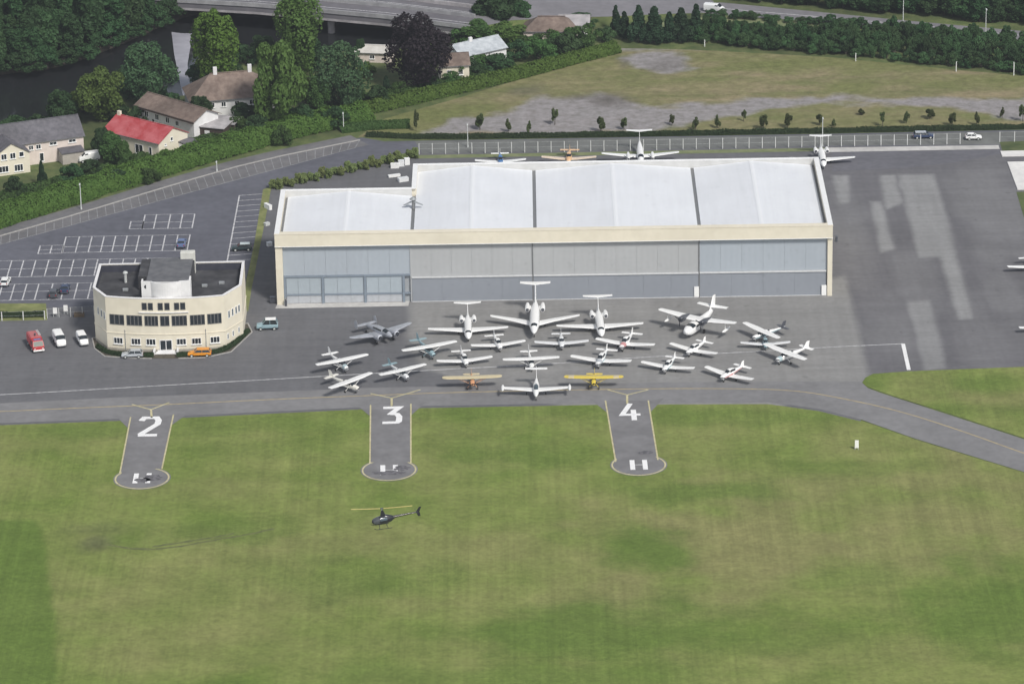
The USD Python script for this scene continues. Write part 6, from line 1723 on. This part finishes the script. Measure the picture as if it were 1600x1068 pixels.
# ------------------------------------------------------------------ road vehicles
def car(px, py, rot, label, m, L=4.2, W=1.75, Hh=1.45, kind='hatch', cat='car', name='parked_car', roofm=None, glass=GLASS, z=0.06):
    c = at(px, py)
    t = thing(name, label, cat, (c[0], c[1], z), rot)
    h = L / 2
    if kind == 'van':
        S = [(h, .62, W * .42, .26), (h - .12, .70, W * .47, .42), (h - .75, .86, W * .5, .60), (h - 1.45, 1.14, W * .5, .90), (-h + .1, 1.16, W * .5, .92), (-h, 1.14, W * .47, .86)]
        k = Hh / 2.06
        S = [(x, z_ * k + .04, w, hh * k) for x, z_, w, hh in S]
        part('body', body(S, 20, 5), m, t, smooth=30)
        part('windscreen', shell(S, h - 1.42, h - .72, 38, 142, .02, 3, 8, 5), glass, t)
        for a in ((12, 38), (142, 168)):
            part('side_window', shell(S, h - 2.1, h - 1.35, a[0], a[1], .02, 2, 3, 5), glass, t)
        part('rear_window', bx((-h - .005, 0, 1.55 * k), (.03, W * .62, .5 * k)), glass, t)
    else:
        bonnet = {'hatch': .55, 'saloon': .62, 'jeep': .5}[kind]
        B = [(h, .52, W * .42, .18), (h - .1, .56, W * .47, .27), (h - 1.0, .62, W * .5, .34), (-h + .5, .66, W * .5, .36), (-h + .05, .66, W * .47, .30), (-h, .64, W * .43, .22)]
        if kind == 'jeep':
            B = [(x, z_ + .15, w, hh + .12) for x, z_, w, hh in B]
        part('body', body(B, 20, 4), m, t, smooth=30)
        zb = .92 if kind != 'jeep' else 1.18
        top = Hh
        r0, r1 = h - 1.15, -h + (.12 if kind != 'saloon' else .75)
        part('windows', loft([[(r0, -W * .45, zb), (r0, W * .45, zb), (r1, W * .45, zb), (r1, -W * .45, zb)], [(r0 - .65, -W * .37, top - .05), (r0 - .65, W * .37, top - .05), (r1 + .35, W * .37, top - .05), (r1 + .35, -W * .37, top - .05)]]), glass, t)
        part('roof', cbox(((r0 + r1 - .30) / 2, 0, top - .01), (r0 - r1 - .95, W * .75, .09), .04), roofm or m, t)
        for s in (-1, 1):
            for xa, xb in ((r0 + .02, r0 - .63), (r1 - .02, r1 + .33), ((r0 + r1) / 2, (r0 + r1) / 2)):
                part('pillar', tube((xa, s * W * .455, zb), (xb, s * W * .375, top - .04), .045, n=6), m, t)
    for s in (-1, 1):
        for x in (h - .8, -h + .8):
            w = part('wheel', tube((x, s * (W / 2 - .14), .33), (x, s * (W / 2 + .03), .33), .33, n=16), RUBBER, t, smooth=30)
            part('hubcap', tube((x, s * (W / 2 + .02), .33), (x, s * (W / 2 + .045), .33), .19, n=12), GALV, w)
        part('headlight', cbox((h - .07, s * W * .34, .64), (.14, .32, .16), .03), LAMP, t)
        part('tail_light', cbox((-h + .03, s * W * .36, .78), (.1, .2, .26), .02), TAIL, t)
        part('mirror', cbox((h - 1.25, s * (W / 2 + .08), 1.0), (.12, .18, .13), .03), m, t)
    part('bumper', cbox((h - .03, 0, .38), (.18, W * .9, .18), .04), DARKGREY, t)
    part('bumper', cbox((-h + .03, 0, .40), (.18, W * .9, .18), .04), DARKGREY, t)
    return t


def heading(p, q):
    a, b = at(*p), at(*q)
    return math.atan2(b[1] - a[1], b[0] - a[0])


car(93, 537, heading((84, 520), (101, 552)), 'white panel van parked in the middle of three vehicles at the left', WHITE, 5.2, 1.95, 2.2, 'van', 'van', 'parked_van')
car(129, 536, heading((121, 522), (137, 550)), 'white small van parked nearest the control building', WHITE, 4.5, 1.75, 1.9, 'van', 'van', 'parked_van')
car(207, 558, math.pi, 'silver hatchback parked in front of the control building', SILVER, 4.2, 1.75, 1.55, 'hatch')
car(312, 556, math.pi, 'amber orange car parked in front of the control building', TAXI, 4.6, 1.8, 1.5, 'hatch')
car(284, 384, math.pi / 2 - .02, 'blue car parked alone in the second row of bays', paint('steel_blue_paint', (.12, .17, .32)), 4.3, 1.75, 1.45, 'saloon')
car(378, 391, math.pi + .05, 'dark car with pale roof parked beside the grass strip', paint('dark_green_paint', (.03, .05, .055)), 4.3, 1.75, 1.5, 'hatch', roofm=paint('pale_roof', (.55, .62, .63)))
car(84, 462, math.pi / 2, 'dark grey car parked in the bays behind the low hedge', DARKGREY, 4.2, 1.75, 1.45, 'hatch')
car(102, 455, math.pi / 2, 'dark navy car parked right of the dark grey one', NAVY, 4.2, 1.75, 1.4, 'saloon')
car(418, 514, math.pi + .04, 'teal jeep with white roof parked left of the hangar', TEAL, 4.3, 1.9, 2.15, 'jeep', 'jeep', 'parked_jeep', roofm=WHITE)
car(1443, 216, 0.0, 'dark blue car parked behind the fence near the gate', NAVY, 4.6, 1.8, 1.5, 'hatch', roofm=SILVER)
car(1521, 218, 0.0, 'small white car by the gate near the right edge', WHITE, 3.6, 1.6, 1.4, 'hatch')
car(139, 252, heading((155, 250), (124, 254)), 'white van parked beside the slate roofed house', WHITE, 4.8, 1.9, 2.2, 'van', 'van', 'parked_van')
car(331, 201, 0.3, 'white car parked behind the grey sheds', WHITE, 4.1, 1.7, 1.45, 'hatch')
car(1116, 19, -.35, 'white van on the far road above the belt', OFFWHITE, 5.0, 1.9, 2.1, 'van', 'van', 'moving_van')
car(9, 444, 1.5, 'white car at the left edge of the car park', WHITE, 4.1, 1.7, 1.45, 'hatch')
# red airfield fire tender
c = at(56, 543)
FT = thing('fire_tender', 'red airfield fire tender with grey windscreen, leftmost of three parked vehicles', 'fire engine', (c[0], c[1], .06), heading((45, 522), (66, 556)))
part('chassis', cbox((0, 0, .62), (5.8, 2.1, .35), .05), DARKGREY, FT)
part('cab', loft([[(2.95, -1.1, .55), (2.95, 1.1, .55), (1.2, 1.15, .55), (1.2, -1.15, .55)], [(2.98, -1.12, 1.25), (2.98, 1.12, 1.25), (1.2, 1.17, 1.25), (1.2, -1.17, 1.25)], [(2.45, -1.0, 2.25), (2.45, 1.0, 2.25), (1.2, 1.08, 2.3), (1.2, -1.08, 2.3)]]), RED, FT)
part('windscreen', loft([[(2.96, -.98, 1.30), (2.96, .98, 1.30), (2.90, .98, 1.28), (2.90, -.98, 1.28)], [(2.52, -.90, 2.16), (2.52, .90, 2.16), (2.46, .90, 2.14), (2.46, -.90, 2.14)]]), paint('grey_screen', (.20, .22, .19), .15), FT)
part('bonnet', cbox((2.85, 0, .85), (.5, 1.9, .5), .08), RED, FT)
part('rear_body', cbox((-.95, 0, 1.55), (4.0, 2.3, 1.75), .08), RED, FT)
part('roof_deck', cbox((-.95, 0, 2.47), (3.6, 1.9, .10), .03), paint('deck_pink', (.45, .13, .13), .6), FT)
part('water_monitor', [tube((-.2, 0, 2.5), (-.2, 0, 2.95), .16, n=10), tube((-.2, 0, 2.9), (.9, 0, 3.1), .08, .06, 8)], DARKGREY, FT)
part('ladder', [bx((-1.2, .7, 2.62), (3.0, .06, .1)), bx((-1.2, 1.05, 2.62), (3.0, .06, .1))] + [bx((-2.6 + .35 * k, .875, 2.62), (.05, .3, .05)) for k in range(9)], GALV, FT)
part('light_bar', cbox((1.75, 0, 2.36), (.3, 1.4, .16), .04), BLUE, FT)
for s in (-1, 1):
    for k in range(3):
        part('locker', bx((-2.3 + 1.35 * k, s * 1.165, 1.5), (1.2, .04, 1.3)), paint('locker_red', (.36, .03, .035), .4), FT)
    for x in (1.9, -1.7):
        w = part('wheel', tube((x, s * .82, .45), (x, s * 1.16, .45), .45, n=16), RUBBER, FT, smooth=30)
        part('hub', tube((x, s * 1.15, .45), (x, s * 1.19, .45), .22, n=12), GALV, w)
    part('headlight', cbox((3.1, s * .8, .85), (.08, .3, .2), .02), LAMP, FT)
    part('side_window', bx((1.75, s * 1.10, 1.75), (.8, .09, .6)), GLASS, FT)
part('bumper', cbox((3.12, 0, .5), (.22, 2.2, .28), .05), WHITE, FT)

# ------------------------------------------------------------------ thin summer haze
if HAZE:
    hz_mat = usdkit.material(stage, '/World/Looks/haze_air', {'v': ('principled_volume', {'color': (0.86, 0.91, 1.0), 'density': HAZE, 'anisotropy': 0.2})}, [], volume='v.volume')
    hb = part('haze', bx2((-900, -860, -3.0), (900, 900, 306.0)), hz_mat)
    hb.SetCustomDataByKey('kind', 'stuff')
